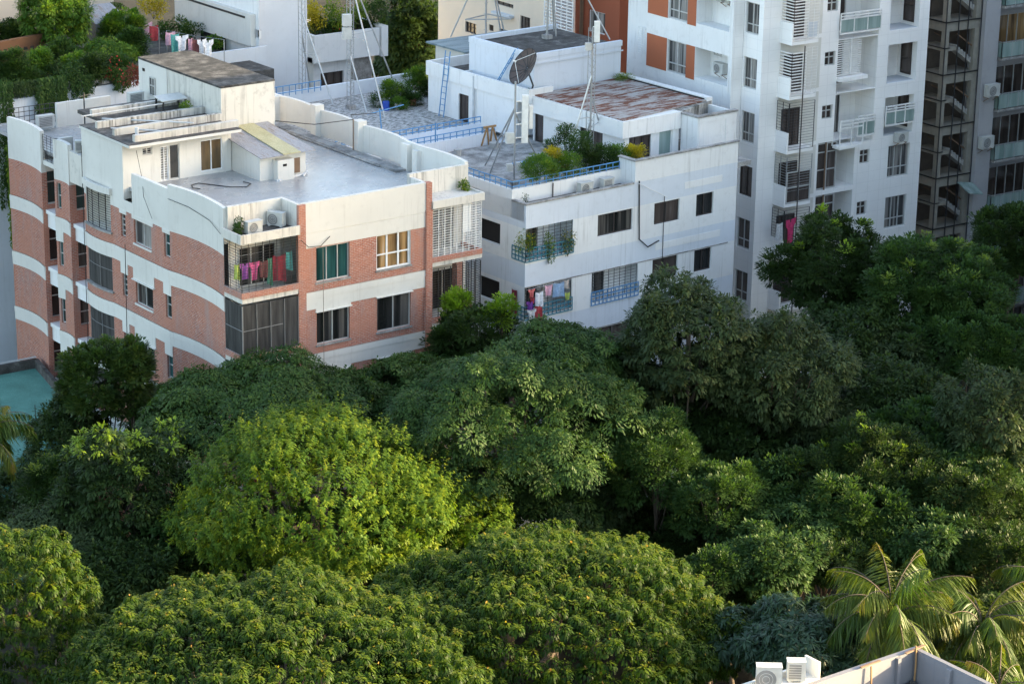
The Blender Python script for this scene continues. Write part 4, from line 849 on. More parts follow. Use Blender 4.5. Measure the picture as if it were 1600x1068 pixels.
# ------------------------------------------------------------------ trees
leafmat('leaf_dome', [(.011, .033, .003), (.032, .068, .004), (.105, .145, .006), (.20, .17, .02), (.42, .20, .10)], .32)
leafmat('leaf_bright', [(.032, .080, .014), (.074, .140, .013), (.17, .22, .014), (.30, .29, .02)], .43)
leafmat('leaf_feather', [(.022, .052, .014), (.040, .082, .019), (.070, .120, .025), (.15, .20, .03)], .28)
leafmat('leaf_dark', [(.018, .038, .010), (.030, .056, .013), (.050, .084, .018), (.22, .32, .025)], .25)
leafmat('leaf_grey', [(.028, .046, .017), (.044, .068, .024), (.070, .098, .034), (.12, .15, .06)], .22)
leafmat('leaf_mango', [(.015, .038, .019), (.028, .060, .028), (.050, .09, .042), (.11, .14, .06)], .22, .45, .3)
leafmat('leaf_glossy', [(.025, .055, .014), (.05, .09, .018), (.10, .13, .02), (.30, .24, .04)], .28, .42, .35)  # warm upper tints stand in for sunlight on the shaded glossy trees
leafmat('leaf_palm', [(.026, .062, .010), (.052, .092, .012), (.10, .125, .015), (.24, .16, .04)], .30, .42, .22)
leafmat('leaf_garden', [(.04, .10, .015), (.08, .16, .02), (.20, .26, .025), (.36, .34, .03)], .35)
leafmat('leaf_lime_sunlit', [(.09, .17, .02), (.19, .30, .022), (.32, .40, .03)], .4)  # young lime leaves, brightened in colour to stand in for leaking sun
leafmat('petal_red', [(.40, .03, .03), (.55, .06, .08)], .3)
leafmat('leaf_russet', [(.12, .03, .025), (.20, .05, .035)], .3)
leafmat('leaf_yellow', [(.30, .26, .02), (.50, .38, .03)], .35)

def unit(a): return a/(np.linalg.norm(a, axis=-1, keepdims=True)+1e-9)
def leaves_mesh(name, mat, P, D, N, L, W, tint, parent, droop=.18):
    """many leaf blades: base P, direction D, blade normal N, length L, width W, each a folded diamond"""
    n = len(P); S = unit(np.cross(D, N)); L = L[:, None]; W = W[:, None]
    mid = P+D*L*.5+np.array([0, 0, -1.])*L*droop*.25
    v = np.stack([P, mid+S*W*.5, P+D*L+np.array([0, 0, -1.])*L*droop, mid-S*W*.5], 1).reshape(-1, 3)
    off = world_of(parent) if parent is not None else np.zeros(3)
    me = bpy.data.meshes.new(name); me.vertices.add(4*n); me.vertices.foreach_set('co', (v-off).astype(np.float32).ravel())
    me.loops.add(4*n); me.loops.foreach_set('vertex_index', np.arange(4*n, dtype=np.int32))
    me.polygons.add(n); me.polygons.foreach_set('loop_start', np.arange(0, 4*n, 4, dtype=np.int32))
    a = me.attributes.new('tint', 'FLOAT', 'POINT'); a.data.foreach_set('value', np.repeat(np.clip(tint, 0, 1), 4).astype(np.float32))
    me.materials.append(MATS[mat]); me.update(calc_edges=True)
    o = bpy.data.objects.new(name, me); C.objects.link(o)
    if parent is not None: o.parent = parent
    return o
def lobed(rng, R, Rz, nl, lr, n, low=-.7):
    """points spread over a crown made of many overlapping boughs"""
    i = np.arange(nl)+.5; z = 1-(1-low)*i/nl; t = i*2.39996+rng.uniform(0, 6.28)
    d = np.stack([np.sqrt(np.clip(1-z*z, 0, 1))*np.cos(t), np.sqrt(np.clip(1-z*z, 0, 1))*np.sin(t), z], 1); d = unit(d+rng.normal(0, .12, d.shape))
    sc = np.array([R, R, Rz]); r = lr*R*rng.uniform(.7, 1.3, nl); fac = (1-lr)*rng.uniform(.70, 1.20, nl)*(1-.10*(rng.random(nl) < .3))
    c = d*sc*fac[:, None]; rs = np.minimum(1, Rz/R*1.15)
    k = rng.integers(0, nl, n*2); q = unit(rng.normal(0, 1, (n*2, 3))+d[k]*.75+np.array([0, 0, .25]))
    p = c[k]+q*r[k][:, None]*np.array([1, 1, rs])*(rng.uniform(.80, 1.06, n*2)+.14*(rng.random(n*2) < .07))[:, None]
    keep = np.ones(n*2, bool)
    for j in range(nl):
        e = (p-c[j])/(r[j]*np.array([1, 1, rs])); keep &= (np.linalg.norm(e, axis=1) > .80) | (k == j)
    p, q = p[keep][:n], q[keep][:n]
    return p, q, c
def crown(rng, centre, R, Rz, style, mat, parent, dens=1., nl=26, lr=.34, ll=.2, tips=0., low=-.7, name='crown'):
    area = 2*math.pi*R*(R+Rz)*.62
    up = np.array([0, 0, 1.])
    per, cd = {'rosette': (110, 9.), 'feather': (100, 5.2), 'shoot': (24, 15.), 'mango': (16, 20.), 'fine': (44, 11.), 'tuft': (56, 10.)}[style]
    n = int(area*cd*dens)
    if style == 'rosette':
        # an umbrella crown: leaf bunches side by side over a gently swelling dome, kept apart from each other
        q = unit(rng.normal(0, 1, (n*6, 3))); q = q[q[:, 2] > low]; sw = 1+.085*np.sin(q[:, 0]*7+rng.uniform(0, 6))*np.sin(q[:, 1]*6+rng.uniform(0, 6))+.035*np.sin(q[:, 0]*15+q[:, 2]*9+1)
        p = q*np.array([R, R, Rz])*(sw*(rng.uniform(.93, 1.05, len(q))+.05*(rng.random(len(q)) < .08)))[:, None]; cell = {}; keep = []; g_ = .43
        for i, (a, b, c) in enumerate(p):
            kx = (int(a//g_), int(b//g_), int(c//g_)); ok = True
            for dx_ in (-1, 0, 1):
                for dy_ in (-1, 0, 1):
                    for dz_ in (-1, 0, 1):
                        for j in cell.get((kx[0]+dx_, kx[1]+dy_, kx[2]+dz_), ()):
                            if (p[j, 0]-a)**2+(p[j, 1]-b)**2+(p[j, 2]-c)**2 < g_*g_: ok = False
            if ok: cell.setdefault(kx, []).append(i); keep.append(i)
        p = p[keep]; o = unit(p/np.array([R, R, Rz])**2); lob = unit(rng.normal(0, 1, (12, 3))+np.array([0, 0, .8]))*np.array([R, R, Rz])*.85
    else: p, o, lob = lobed(rng, R, Rz, nl, lr, n, low)
    inner = rng.random(len(p)) < (.22 if style != 'rosette' else .0);
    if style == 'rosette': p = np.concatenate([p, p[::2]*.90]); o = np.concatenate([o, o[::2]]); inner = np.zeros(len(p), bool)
    p[inner] *= rng.uniform(.72, .93, (inner.sum(), 1))
    n = len(p); k = np.repeat(np.arange(n), per); m = n*per
    base = rng.beta(2.2, 2.6, n)*.62; h = (p[:, 2]/Rz); o_ = o[k]; rnd = unit(rng.normal(0, 1, (m, 3)))
    tint = base[k]+rng.normal(0, .07, m)
    if style == 'rosette':
        # a node of hanging leaves under a few upright young ones, like a small umbrella
        rad_ = unit(rnd-up*(rnd*up).sum(1, keepdims=True)); t = rng.random(m)**.75; th = (t*2.0)[:, None]; rr = rng.uniform(.18, .28, n)[k][:, None]
        nn = rad_*np.sin(th)+up*np.cos(th); P = p[k]+nn*rr*np.array([1, 1, .95])*rng.uniform(.8, 1.1, m)[:, None]+o_*.05; D = unit((rad_*np.cos(th)-up*np.sin(th))*.9+nn*.35+rnd*.35); N = unit(nn+rnd*.28)
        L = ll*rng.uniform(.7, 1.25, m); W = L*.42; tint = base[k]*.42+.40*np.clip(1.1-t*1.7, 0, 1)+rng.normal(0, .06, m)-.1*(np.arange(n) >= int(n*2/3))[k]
        yt = (rng.random(n) < .10)[k] & (t < .06); tint = np.where(yt, rng.uniform(.66, .9, m), tint)
        D = np.where(yt[:, None], unit(o_*.2+up+rnd*.4), D); L = np.where(yt, L*.75, L)
    elif style == 'feather':
        nn = unit(o_*.55+up*.75+rng.normal(0, .22, (n, 3))[k]); rad_ = unit(rnd-nn*(rnd*nn).sum(1, keepdims=True)); rr = np.sqrt(rng.random(m))*rng.uniform(.32, .62, n)[k]
        P = p[k]+rad_*rr[:, None]-up*(rr**2*.45)[:, None]+nn*rng.normal(0, .04, m)[:, None]; D = unit(rad_*.55+rnd*1.0-up*.25); N = unit(nn+rnd*.6); L = ll*rng.uniform(.7, 1.2, m); W = L*.42
        tint += .14*(rr < .18)
    elif style == 'shoot':
        ax = unit(o*.6+up*.75+rng.normal(0, .28, (n, 3)))[k]; t = rng.random(m)*(rng.uniform(.3, .7, n)+.75*(rng.random(n) < .12))[k]
        rad_ = unit(rnd-ax*(rnd*ax).sum(1, keepdims=True)); P = p[k]+ax*(t-.15)[:, None]; D = unit(rad_+ax*.25-up*.25); N = unit(ax*.6+up*.3+rnd*.6); L = ll*rng.uniform(.7, 1.25, m)*(1.1-.5*t); W = L*.42; tint += .22*t
    elif style == 'mango':
        rad_ = unit(rnd-o_*(rnd*o_).sum(1, keepdims=True)); a = rng.uniform(.4, 1.3, m)[:, None]
        D = unit(o_*.45+rad_*a-up*rng.uniform(.2, .9, m)[:, None]); P = p[k]+rnd*.05; N = unit(o_*.5+up*.4+rnd*.4); L = ll*rng.uniform(.75, 1.25, m); W = L*.23
    elif style == 'fine':
        P = p[k]+rnd*rng.uniform(.05, .42, n)[k][:, None]*rng.random(m)[:, None]**.5*np.array([1, 1, .8]); D = unit(rnd+o_*.4-up*.35); N = unit(o_*.4+up*.3+rnd*.8); L = ll*rng.uniform(.7, 1.3, m); W = L*.42
    else:
        P = p[k]+rnd*rng.random(m)[:, None]**.4*rng.uniform(.22, .42, n)[k][:, None]*np.array([1, 1, .75]); D = unit(rnd*.8+o_*.5+up*.35); N = unit(o_*.5+up*.5+rnd*.7); L = ll*rng.uniform(.7, 1.25, m); W = L*.45
    sz = rng.uniform(.78, 1.25, n)[k]; L = L*sz; W = W*sz
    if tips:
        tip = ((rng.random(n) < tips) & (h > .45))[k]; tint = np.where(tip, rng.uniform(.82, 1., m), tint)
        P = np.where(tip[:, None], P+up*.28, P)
    return leaves_mesh(name, mat, P+np.array(centre), D, N, L, W, tint, parent), lob
def trunk(rng, parent, base, top, r, lobes, centre, mat='bark', nlimb=9):
    base = np.array(base, float); top = np.array(top, float); m = MB(); mid = [base+(top-base)*t+np.array([rng.normal(0, .12), rng.normal(0, .12), 0])*(1 if 0 < t < 1 else 0) for t in (0, .3, .6, 1)]
    m.tube(mid, r, 8, r1=r*.45)
    for c in lobes[rng.permutation(len(lobes))[:nlimb]]:
        s_ = base+(top-base)*rng.uniform(.55, .95); e = np.array(centre)+c*.72; k = (s_+e)/2+np.array([0, 0, -.25*np.linalg.norm(e-s_)*.4]); m.tube([s_, k, e], r*.38, 5, r1=r*.10)
    return m.build('trunk', mat, parent, True)
SEED = [0]
def tree(name, label, cx, cy, rx, ry, zc, style, mat, group='trees below the apartment blocks', bark='bark', **kw):
    """one tree; the crown's middle and half sizes are measured in the photograph and turned to metres at height zc"""
    SEED[0] += 1; rng = np.random.default_rng(100+SEED[0]); c = atz(cx, cy, zc); d = (c-EYE)@FWD; R = rx*d/FPX; hh = ry*d/FPX; dip = rad(20)
    Rz = math.sqrt(max(.2, hh*hh-(R*math.sin(dip))**2))/math.cos(dip); Rz = max(Rz, R*.36)
    o = thing(name, label, 'tree', (c[0], c[1], 0), group)
    cr, lob = crown(rng, c, R, Rz, style, mat, o, **kw)
    trunk(rng, o, (c[0], c[1], 0), c+np.array([0, 0, Rz*.25]), max(.16, R*.06), lob, c, bark, 9 if style != 'rosette' else 3)
    return o
# nearest, sunlit domes
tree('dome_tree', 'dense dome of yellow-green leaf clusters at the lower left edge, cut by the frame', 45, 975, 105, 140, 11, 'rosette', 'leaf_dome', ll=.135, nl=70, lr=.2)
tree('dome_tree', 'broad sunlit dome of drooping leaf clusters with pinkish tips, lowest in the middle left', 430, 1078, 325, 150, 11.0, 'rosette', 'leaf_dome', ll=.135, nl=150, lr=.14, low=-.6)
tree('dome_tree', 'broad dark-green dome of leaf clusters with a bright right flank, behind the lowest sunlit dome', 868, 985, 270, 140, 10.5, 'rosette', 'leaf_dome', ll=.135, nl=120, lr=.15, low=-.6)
tree('bright_feathery_tree', 'bright yellow-green feathery tree with upright shoots, the brightest crown of all', 492, 805, 222, 150, 10.4, 'shoot', 'leaf_bright', ll=.18, nl=44, lr=.33, dens=1.35, low=-.3)
tree('bright_feathery_tree', 'smaller green feathery crown leaning out to the right of the brightest tree', 735, 815, 75, 52, 9.5, 'shoot', 'leaf_bright', ll=.19, nl=20, lr=.34)
tree('bright_feathery_tree', 'shaded lower bough mass left of the brightest feathery tree', 300, 850, 95, 70, 8.5, 'shoot', 'leaf_feather', ll=.19, nl=20, lr=.34)
# left side
tree('glossy_leaved_tree', 'glossy leaved tree with leaves tinted warm as if sunlit, between teal house and brick wall', 165, 600, 78, 66, 11, 'tuft', 'leaf_glossy', ll=0.203, nl=22, lr=.36, dens=1.2)
tree('glossy_leaved_tree', 'small upright tuft of leaves tinted warm as if sunlit, before the brick building window', 205, 562, 34, 42, 12.5, 'tuft', 'leaf_glossy', ll=0.187, nl=9, lr=.45)
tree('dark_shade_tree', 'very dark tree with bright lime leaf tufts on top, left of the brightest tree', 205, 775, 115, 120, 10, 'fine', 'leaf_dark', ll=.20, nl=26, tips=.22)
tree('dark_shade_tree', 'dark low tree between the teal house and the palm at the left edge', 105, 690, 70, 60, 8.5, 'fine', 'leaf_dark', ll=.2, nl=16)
tree('lime_tufted_tree', 'small tree with mid green leaf tufts right of the left-hand palm', 95, 765, 60, 55, 9.0, 'tuft', 'leaf_feather', ll=0.172, nl=12, lr=.4, tips=.2)
tree('blue_green_tree', 'dull blue-green flat crowned tree above the lower left dome', 85, 840, 105, 60, 8.5, 'feather', 'leaf_grey', ll=.18, nl=22)
tree('dark_shade_tree', 'dark green crown in the gap below the dark lime-tufted tree', 190, 900, 85, 60, 8, 'fine', 'leaf_dark', ll=.2, nl=18)
# middle, in shade
tree('feathery_tree', 'spreading fern-leaved tree in front of the brick corner balcony', 410, 635, 185, 82, 12, 'feather', 'leaf_feather', ll=.17, nl=44, lr=.25)
tree('feathery_tree', 'largest fern-leaved shade tree in the middle of the picture', 800, 650, 205, 135, 12.5, 'feather', 'leaf_feather', ll=.17, nl=60, lr=.22)
tree('feathery_tree', 'fern-leaved crown rising in front of the white building corner', 880, 560, 105, 62, 14, 'feather', 'leaf_feather', ll=.17, nl=26, lr=.3)
tree('lime_topped_tree', 'dark tree with lime tufts coloured as if sunlit, standing in the gap between brick and white buildings', 745, 525, 72, 52, 13, 'tuft', 'leaf_dark', ll=0.187, nl=18, lr=.36)
tree('lime_topped_tree', 'lime tuft coloured as if sunlit, standing up by the brick balcony cage', 712, 478, 24, 26, 14.2, 'tuft', 'leaf_lime_sunlit', ll=0.172, nl=7, lr=.45)
tree('lime_topped_tree', 'lime tuft coloured as if sunlit, below the flower balcony of the white building', 783, 490, 22, 30, 14.2, 'tuft', 'leaf_lime_sunlit', ll=0.172, nl=7, lr=.45)
tree('tall_grey_green_tree', 'tall grey-green tree reaching up to the lower windows of the white building', 1075, 540, 130, 105, 14.5, 'fine', 'leaf_grey', ll=.19, nl=46, lr=.26)
tree('tall_grey_green_tree', 'dark fine-leaved tree right of the tall grey-green one', 1205, 590, 120, 100, 13, 'fine', 'leaf_grey', ll=.19, nl=36, lr=.28)
tree('round_mid_tree', 'rounded mid green crown standing out in the shade right of centre', 1030, 725, 82, 75, 11, 'tuft', 'leaf_feather', ll=0.156, nl=18, lr=.36)
tree('round_mid_tree', 'second rounded mid green crown, lower right of the first', 1120, 785, 78, 66, 10, 'tuft', 'leaf_feather', ll=0.156, nl=16, lr=.36)
tree('dark_shade_tree', 'dark crown in deep shade behind the two rounded mid green crowns', 1150, 690, 110, 75, 10, 'fine', 'leaf_dark', ll=.2, nl=24)
tree('feathery_tree', 'shaded fern-leaved crown between the bright tree and the dome behind it', 860, 790, 115, 62, 9.0, 'feather', 'leaf_dark', ll=.19, nl=26)
# right side
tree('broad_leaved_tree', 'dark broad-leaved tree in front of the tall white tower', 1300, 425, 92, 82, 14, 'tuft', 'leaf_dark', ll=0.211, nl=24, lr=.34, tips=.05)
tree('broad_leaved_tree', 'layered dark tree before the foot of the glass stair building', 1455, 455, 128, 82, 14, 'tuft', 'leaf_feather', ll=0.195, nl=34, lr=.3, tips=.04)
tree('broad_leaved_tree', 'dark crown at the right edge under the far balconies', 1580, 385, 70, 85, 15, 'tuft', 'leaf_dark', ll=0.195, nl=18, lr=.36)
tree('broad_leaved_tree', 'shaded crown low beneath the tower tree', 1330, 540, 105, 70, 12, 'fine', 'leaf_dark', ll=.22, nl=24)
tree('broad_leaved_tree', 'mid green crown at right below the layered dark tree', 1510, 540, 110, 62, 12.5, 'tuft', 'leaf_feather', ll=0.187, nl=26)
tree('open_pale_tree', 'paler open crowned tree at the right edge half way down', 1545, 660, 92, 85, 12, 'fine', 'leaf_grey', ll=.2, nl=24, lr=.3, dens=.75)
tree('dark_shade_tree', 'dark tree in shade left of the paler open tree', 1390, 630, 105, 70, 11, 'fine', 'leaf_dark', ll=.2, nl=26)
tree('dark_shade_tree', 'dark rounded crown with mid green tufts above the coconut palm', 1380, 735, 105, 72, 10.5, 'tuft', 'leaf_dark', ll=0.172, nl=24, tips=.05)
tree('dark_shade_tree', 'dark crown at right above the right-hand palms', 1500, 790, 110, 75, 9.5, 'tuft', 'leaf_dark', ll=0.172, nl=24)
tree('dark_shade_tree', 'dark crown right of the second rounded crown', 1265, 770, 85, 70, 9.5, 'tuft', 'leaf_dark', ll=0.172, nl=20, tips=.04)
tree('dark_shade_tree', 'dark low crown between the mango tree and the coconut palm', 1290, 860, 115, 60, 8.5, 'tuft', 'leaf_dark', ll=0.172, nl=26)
tree('small_green_tree', 'small mid green crown right of the broad dark dome', 1112, 895, 50, 42, 9, 'tuft', 'leaf_feather', ll=0.156, nl=14, lr=.36)
tree('mango_tree', 'mango tree with long drooping dark leaves above the rooftop corner', 1245, 1005, 132, 72, 11, 'mango', 'leaf_mango', ll=.30, nl=34, lr=.26, dens=1.5)
tree('dark_shade_tree', 'dark crown behind the coconut palm at the right edge', 1560, 880, 80, 60, 8.5, 'tuft', 'leaf_dark', ll=0.172, nl=16)
# understorey in the shade, closing the view to the ground
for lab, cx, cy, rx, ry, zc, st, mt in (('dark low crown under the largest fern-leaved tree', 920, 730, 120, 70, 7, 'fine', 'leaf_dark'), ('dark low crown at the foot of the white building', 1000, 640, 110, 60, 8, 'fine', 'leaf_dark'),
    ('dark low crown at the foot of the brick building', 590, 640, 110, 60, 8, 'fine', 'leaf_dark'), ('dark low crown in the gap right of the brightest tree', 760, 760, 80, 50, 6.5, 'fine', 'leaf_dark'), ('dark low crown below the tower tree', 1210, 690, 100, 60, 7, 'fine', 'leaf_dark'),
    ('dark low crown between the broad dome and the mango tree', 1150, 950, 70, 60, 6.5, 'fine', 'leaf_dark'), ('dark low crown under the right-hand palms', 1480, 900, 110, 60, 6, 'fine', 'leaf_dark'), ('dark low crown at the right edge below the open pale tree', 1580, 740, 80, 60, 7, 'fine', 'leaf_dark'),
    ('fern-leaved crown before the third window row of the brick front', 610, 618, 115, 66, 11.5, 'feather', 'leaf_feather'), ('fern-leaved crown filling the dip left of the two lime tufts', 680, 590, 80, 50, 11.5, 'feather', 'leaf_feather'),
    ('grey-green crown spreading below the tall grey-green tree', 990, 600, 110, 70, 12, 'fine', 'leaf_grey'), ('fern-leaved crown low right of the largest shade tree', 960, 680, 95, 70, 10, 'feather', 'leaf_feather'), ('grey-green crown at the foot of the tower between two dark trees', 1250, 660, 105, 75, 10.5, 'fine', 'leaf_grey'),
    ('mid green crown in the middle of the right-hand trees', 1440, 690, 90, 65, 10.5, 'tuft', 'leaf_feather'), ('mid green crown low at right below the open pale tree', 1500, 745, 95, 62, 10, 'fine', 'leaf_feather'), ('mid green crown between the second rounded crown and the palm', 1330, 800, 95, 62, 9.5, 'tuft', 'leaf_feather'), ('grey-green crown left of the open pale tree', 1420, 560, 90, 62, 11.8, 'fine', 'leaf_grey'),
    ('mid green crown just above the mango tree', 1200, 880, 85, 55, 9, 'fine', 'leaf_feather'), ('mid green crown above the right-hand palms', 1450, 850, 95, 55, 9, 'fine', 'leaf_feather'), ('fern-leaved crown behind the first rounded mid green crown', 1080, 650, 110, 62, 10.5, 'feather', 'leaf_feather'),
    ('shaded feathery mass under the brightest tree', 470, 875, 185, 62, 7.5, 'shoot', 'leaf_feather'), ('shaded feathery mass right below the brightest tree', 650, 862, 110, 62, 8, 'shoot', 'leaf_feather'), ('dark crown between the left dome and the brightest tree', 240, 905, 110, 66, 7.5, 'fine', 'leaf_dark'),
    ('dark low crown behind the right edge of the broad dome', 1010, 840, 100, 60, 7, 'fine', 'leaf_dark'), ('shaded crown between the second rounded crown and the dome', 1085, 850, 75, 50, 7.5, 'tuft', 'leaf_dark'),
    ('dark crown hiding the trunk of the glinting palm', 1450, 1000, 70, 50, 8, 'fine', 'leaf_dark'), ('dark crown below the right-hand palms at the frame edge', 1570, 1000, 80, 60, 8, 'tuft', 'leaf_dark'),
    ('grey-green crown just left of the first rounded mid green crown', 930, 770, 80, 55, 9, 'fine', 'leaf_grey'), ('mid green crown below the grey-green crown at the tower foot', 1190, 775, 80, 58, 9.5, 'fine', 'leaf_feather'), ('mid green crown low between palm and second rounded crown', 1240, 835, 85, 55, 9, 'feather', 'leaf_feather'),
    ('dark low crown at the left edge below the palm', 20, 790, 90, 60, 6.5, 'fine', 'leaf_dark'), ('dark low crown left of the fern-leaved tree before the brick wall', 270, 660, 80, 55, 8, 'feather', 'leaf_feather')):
    tree('understorey_tree', lab, cx, cy, rx, ry, zc, st, mt, 'low trees in the shade', ll=.20, nl=20)
# far trees behind the roofs
tree('far_dark_tree', 'dark tree in the gap behind the planter balcony house', 650, 60, 62, 75, 13, 'fine', 'leaf_dark', 'trees behind the roofs', ll=.30, nl=20)
tree('far_dark_tree', 'dark tree behind the roofs, nearest the peach building', 690, 75, 48, 70, 11, 'fine', 'leaf_dark', 'trees behind the roofs', ll=.30, nl=18)
tree('far_dark_tree', 'dark tree low behind the pebble roof parapet', 625, 105, 45, 40, 9, 'fine', 'leaf_dark', 'trees behind the roofs', ll=.30, nl=14)
tree('far_dark_tree', 'dark tree against the wall left of the brick building, half hidden', 8, 500, 40, 60, 6, 'fine', 'leaf_dark', 'trees behind the roofs', ll=.25, nl=12)
# palms
def palm(label, cx, cy, L, zc, n=20, seed=0, tilt=0.):
    rng = np.random.default_rng(500+seed); c = atz(cx, cy, zc); o = thing('coconut_palm', label, 'palm', (c[0], c[1], 0), 'coconut palms')
    m = MB(); m.tube([(c[0]+.3, c[1]+.2, 0), (c[0]+.15, c[1], zc*.5), (c[0], c[1], zc)], .2, 8, r1=.14); m.build('trunk', 'pale_bark', o, True)
    for i in range(n):
        az = i*2.39996+rng.uniform(-.25, .25); el = rad(88-84*(i+.5)/n+rng.uniform(-12, 12)); Li = L*rng.uniform(.8, 1.08); h = np.array([math.cos(az), math.sin(az), 0.])
        t = np.linspace(0, 1, 14); droop = rng.uniform(.8, 1.5); ang = el-t*droop*1.5
        st = np.stack([np.cos(ang)[:, None]*h+np.sin(ang)[:, None]*np.array([0, 0, 1.])], 0)[0]; pts = c+np.vstack([np.zeros(3), np.cumsum(st[:-1]*Li/13, 0)])
        m = MB(); m.tube(list(pts), .035, 4, r1=.008); fr = m.build('frond', 'bark', o)
        k = 96; ti = np.repeat(np.linspace(.12, .995, k), 2); P = np.stack([np.interp(ti, t, pts[:, j]) for j in range(3)], 1); T = unit(np.stack([np.interp(ti, t, st[:, j]) for j in range(3)], 1))
        side = unit(np.cross(T, np.array([0, 0, 1.]))); sg = np.tile([1., -1.], k)[:, None]; nrm = np.cross(side, T)
        D = unit(T*(.45+.5*ti[:, None])+side*sg*.7-np.array([0, 0, 1.])*rng.uniform(.5, 1.3)+rng.normal(0, .15, P.shape)); ll = .98*np.sin(np.pi*np.clip(ti*.86+.12, 0, 1))**.7*rng.uniform(.6, 1.15, len(ti))*Li/3.0
        tn = np.full(len(ti), rng.uniform(.15, .62))+rng.normal(0, .05, len(ti))+.2*(ti > .85)
        leaves_mesh('leaflets', 'leaf_palm', P, D, unit(nrm+rng.normal(0, .2, P.shape)), ll, np.full(len(ti), .05)*rng.uniform(.6, 1.3, len(ti)), tn, fr, droop=.30)
    return o
palm('coconut palm with sun-glinting fronds rising above the rooftop corner', 1392, 965, 3.5, 12.5, 30, 1)
palm('coconut palm with shaded arching fronds right of the glinting one', 1535, 985, 2.9, 11.5, 24, 2)
palm('coconut palm cut by the right edge, only arching frond tips in view', 1640, 925, 2.9, 11.5, 18, 3)
palm('coconut palm cut by the left edge beside the teal house', -32, 690, 3.0, 11.5, 20, 4)
palm('low coconut palm behind the rooftop parapet in the lower right corner', 1560, 1085, 2.2, 11.5, 16, 5)
# ------------------------------------------------------------------ loose things on roofs and balconies
RNG = np.random.default_rng(7)
BW = Fr(0, 0)
def yawed(x, y, deg): return Fr(x, y, deg)
def ac(P, deg, label, W=.82, D=.34, Hh=.58, fan=True, bracket=False, group='outdoor air conditioner units'):
    """an outdoor unit; deg turns its front, which looks along minus v of its frame"""
    f = yawed(P[0], P[1], deg); z = P[2]; o = thing('outdoor_air_conditioner', label, 'air conditioner', P, group)
    m = MB(); m.box(f, -W/2, W/2, -D/2, D/2, z+.05, z+Hh); m.box(f, -W/2-.01, W/2+.01, -D/2-.012, D/2+.012, z+Hh-.03, z+Hh+.006)
    m.box(f, -W/2+.05, -W/2+.15, -D/2, D/2, z, z+.05); m.box(f, W/2-.15, W/2-.05, -D/2, D/2, z, z+.05); m.build('casing', 'ac_white', o)
    m = MB(); c = f.w(-.1, -D/2-.008, z+Hh*.5); up = np.array([0, 0, 1.]); k = 20; r = Hh*.40
    ring = [c+r*(math.cos(2*math.pi*i/k)*f.dx+math.sin(2*math.pi*i/k)*up) for i in range(k)]
    if fan:
        m.quad(*ring)
        for rr in (.35, .65, 1.0):
            m.tube([c-f.dy*.012+r*rr*(math.cos(2*math.pi*i/k)*f.dx+math.sin(2*math.pi*i/k)*up) for i in range(k+1)], .008, 4, m=1)
    else:
        m.quad(f.w(-W/2+.06, -D/2-.008, z+.1), f.w(W/2-.14, -D/2-.008, z+.1), f.w(W/2-.14, -D/2-.008, z+Hh-.07), f.w(-W/2+.06, -D/2-.008, z+Hh-.07))
        for i in range(7): zz = z+.12+i*(Hh-.2)/6; m.bar(f.w(-W/2+.06, -D/2-.014, zz), f.w(W/2-.14, -D/2-.014, zz), .014, 1)
    m.build('fan_grille', ['ac_grille', 'ac_white'], o)
    if bracket:
        m = MB()
        for u in (-W/2+.1, W/2-.1): m.bar(f.w(u, -D/2, z-.02), f.w(u, D/2+.1, z-.02), .04); m.bar(f.w(u, -D/2+.05, z-.03), f.w(u, D/2+.1, z-.3), .03)
        m.build('bracket', 'rust_metal', o)
    return o
ac(atz(71, 200, 18.75), 0, 'white outdoor unit behind the railing at the far left corner of the brick roof', fan=False, W=.95, Hh=.7)
ac(atz(212, 163, 20.3), 0, 'white outdoor unit by the stair room door behind the roof beams', fan=False, W=.85, Hh=.65)
ac((60.35, 115.9, 19.25), -35, 'narrow outdoor unit on the grey plinth in the brick facade notch', fan=False, W=.6, Hh=.6)
ac(np.array([60.85, 100.35, 18.66]), 4, 'front-facing fan unit beside the green plant on the corner balcony roof')
ac(np.array([62.35, 100.75, 18.66]), -62, 'turned outdoor unit by the brick pier on the corner balcony roof', Hh=.68)
ac(MF.w(4.35, .62, 17.37), 2.4, 'fan unit with dark grille on the white ledge, nearest the blue railing corner', Hh=.6)
ac(MF.w(5.85, .66, 17.37), 2.4, 'slotted unit on the white ledge beside the fan unit', fan=False, W=.7, Hh=.58)
a_ = TF.l(1125, 115, .1); ac(TF.w(.1, a_[0], a_[1]), -92, 'fan unit hanging in the recess beside the terracotta panel', bracket=True, Hh=.6)
a_ = TF.l(1135, 5, .1); ac(TF.w(.1, a_[0], a_[1]), -92, 'unit in the top recess of the tower, mostly cut by the frame', bracket=True)
a_ = TF.f(1408, 222, -.3); ac(TF.w(a_[0], -.28, a_[1]), -2, 'pale unit on red brackets above the tower window, under the glass balcony', bracket=True, fan=True)
a_ = GF.f(1549, 151, -.6); ac(GF.w(a_[0], -.62, a_[1]), 0, 'upper unit on the grey pier beside the stair shaft', bracket=True, W=1.0, Hh=.75)
a_ = GF.f(1540, 232, -.6); ac(GF.w(a_[0], -.62, a_[1]), 0, 'lower unit on the grey pier beside the stair shaft', bracket=True, W=1.0, Hh=.75)

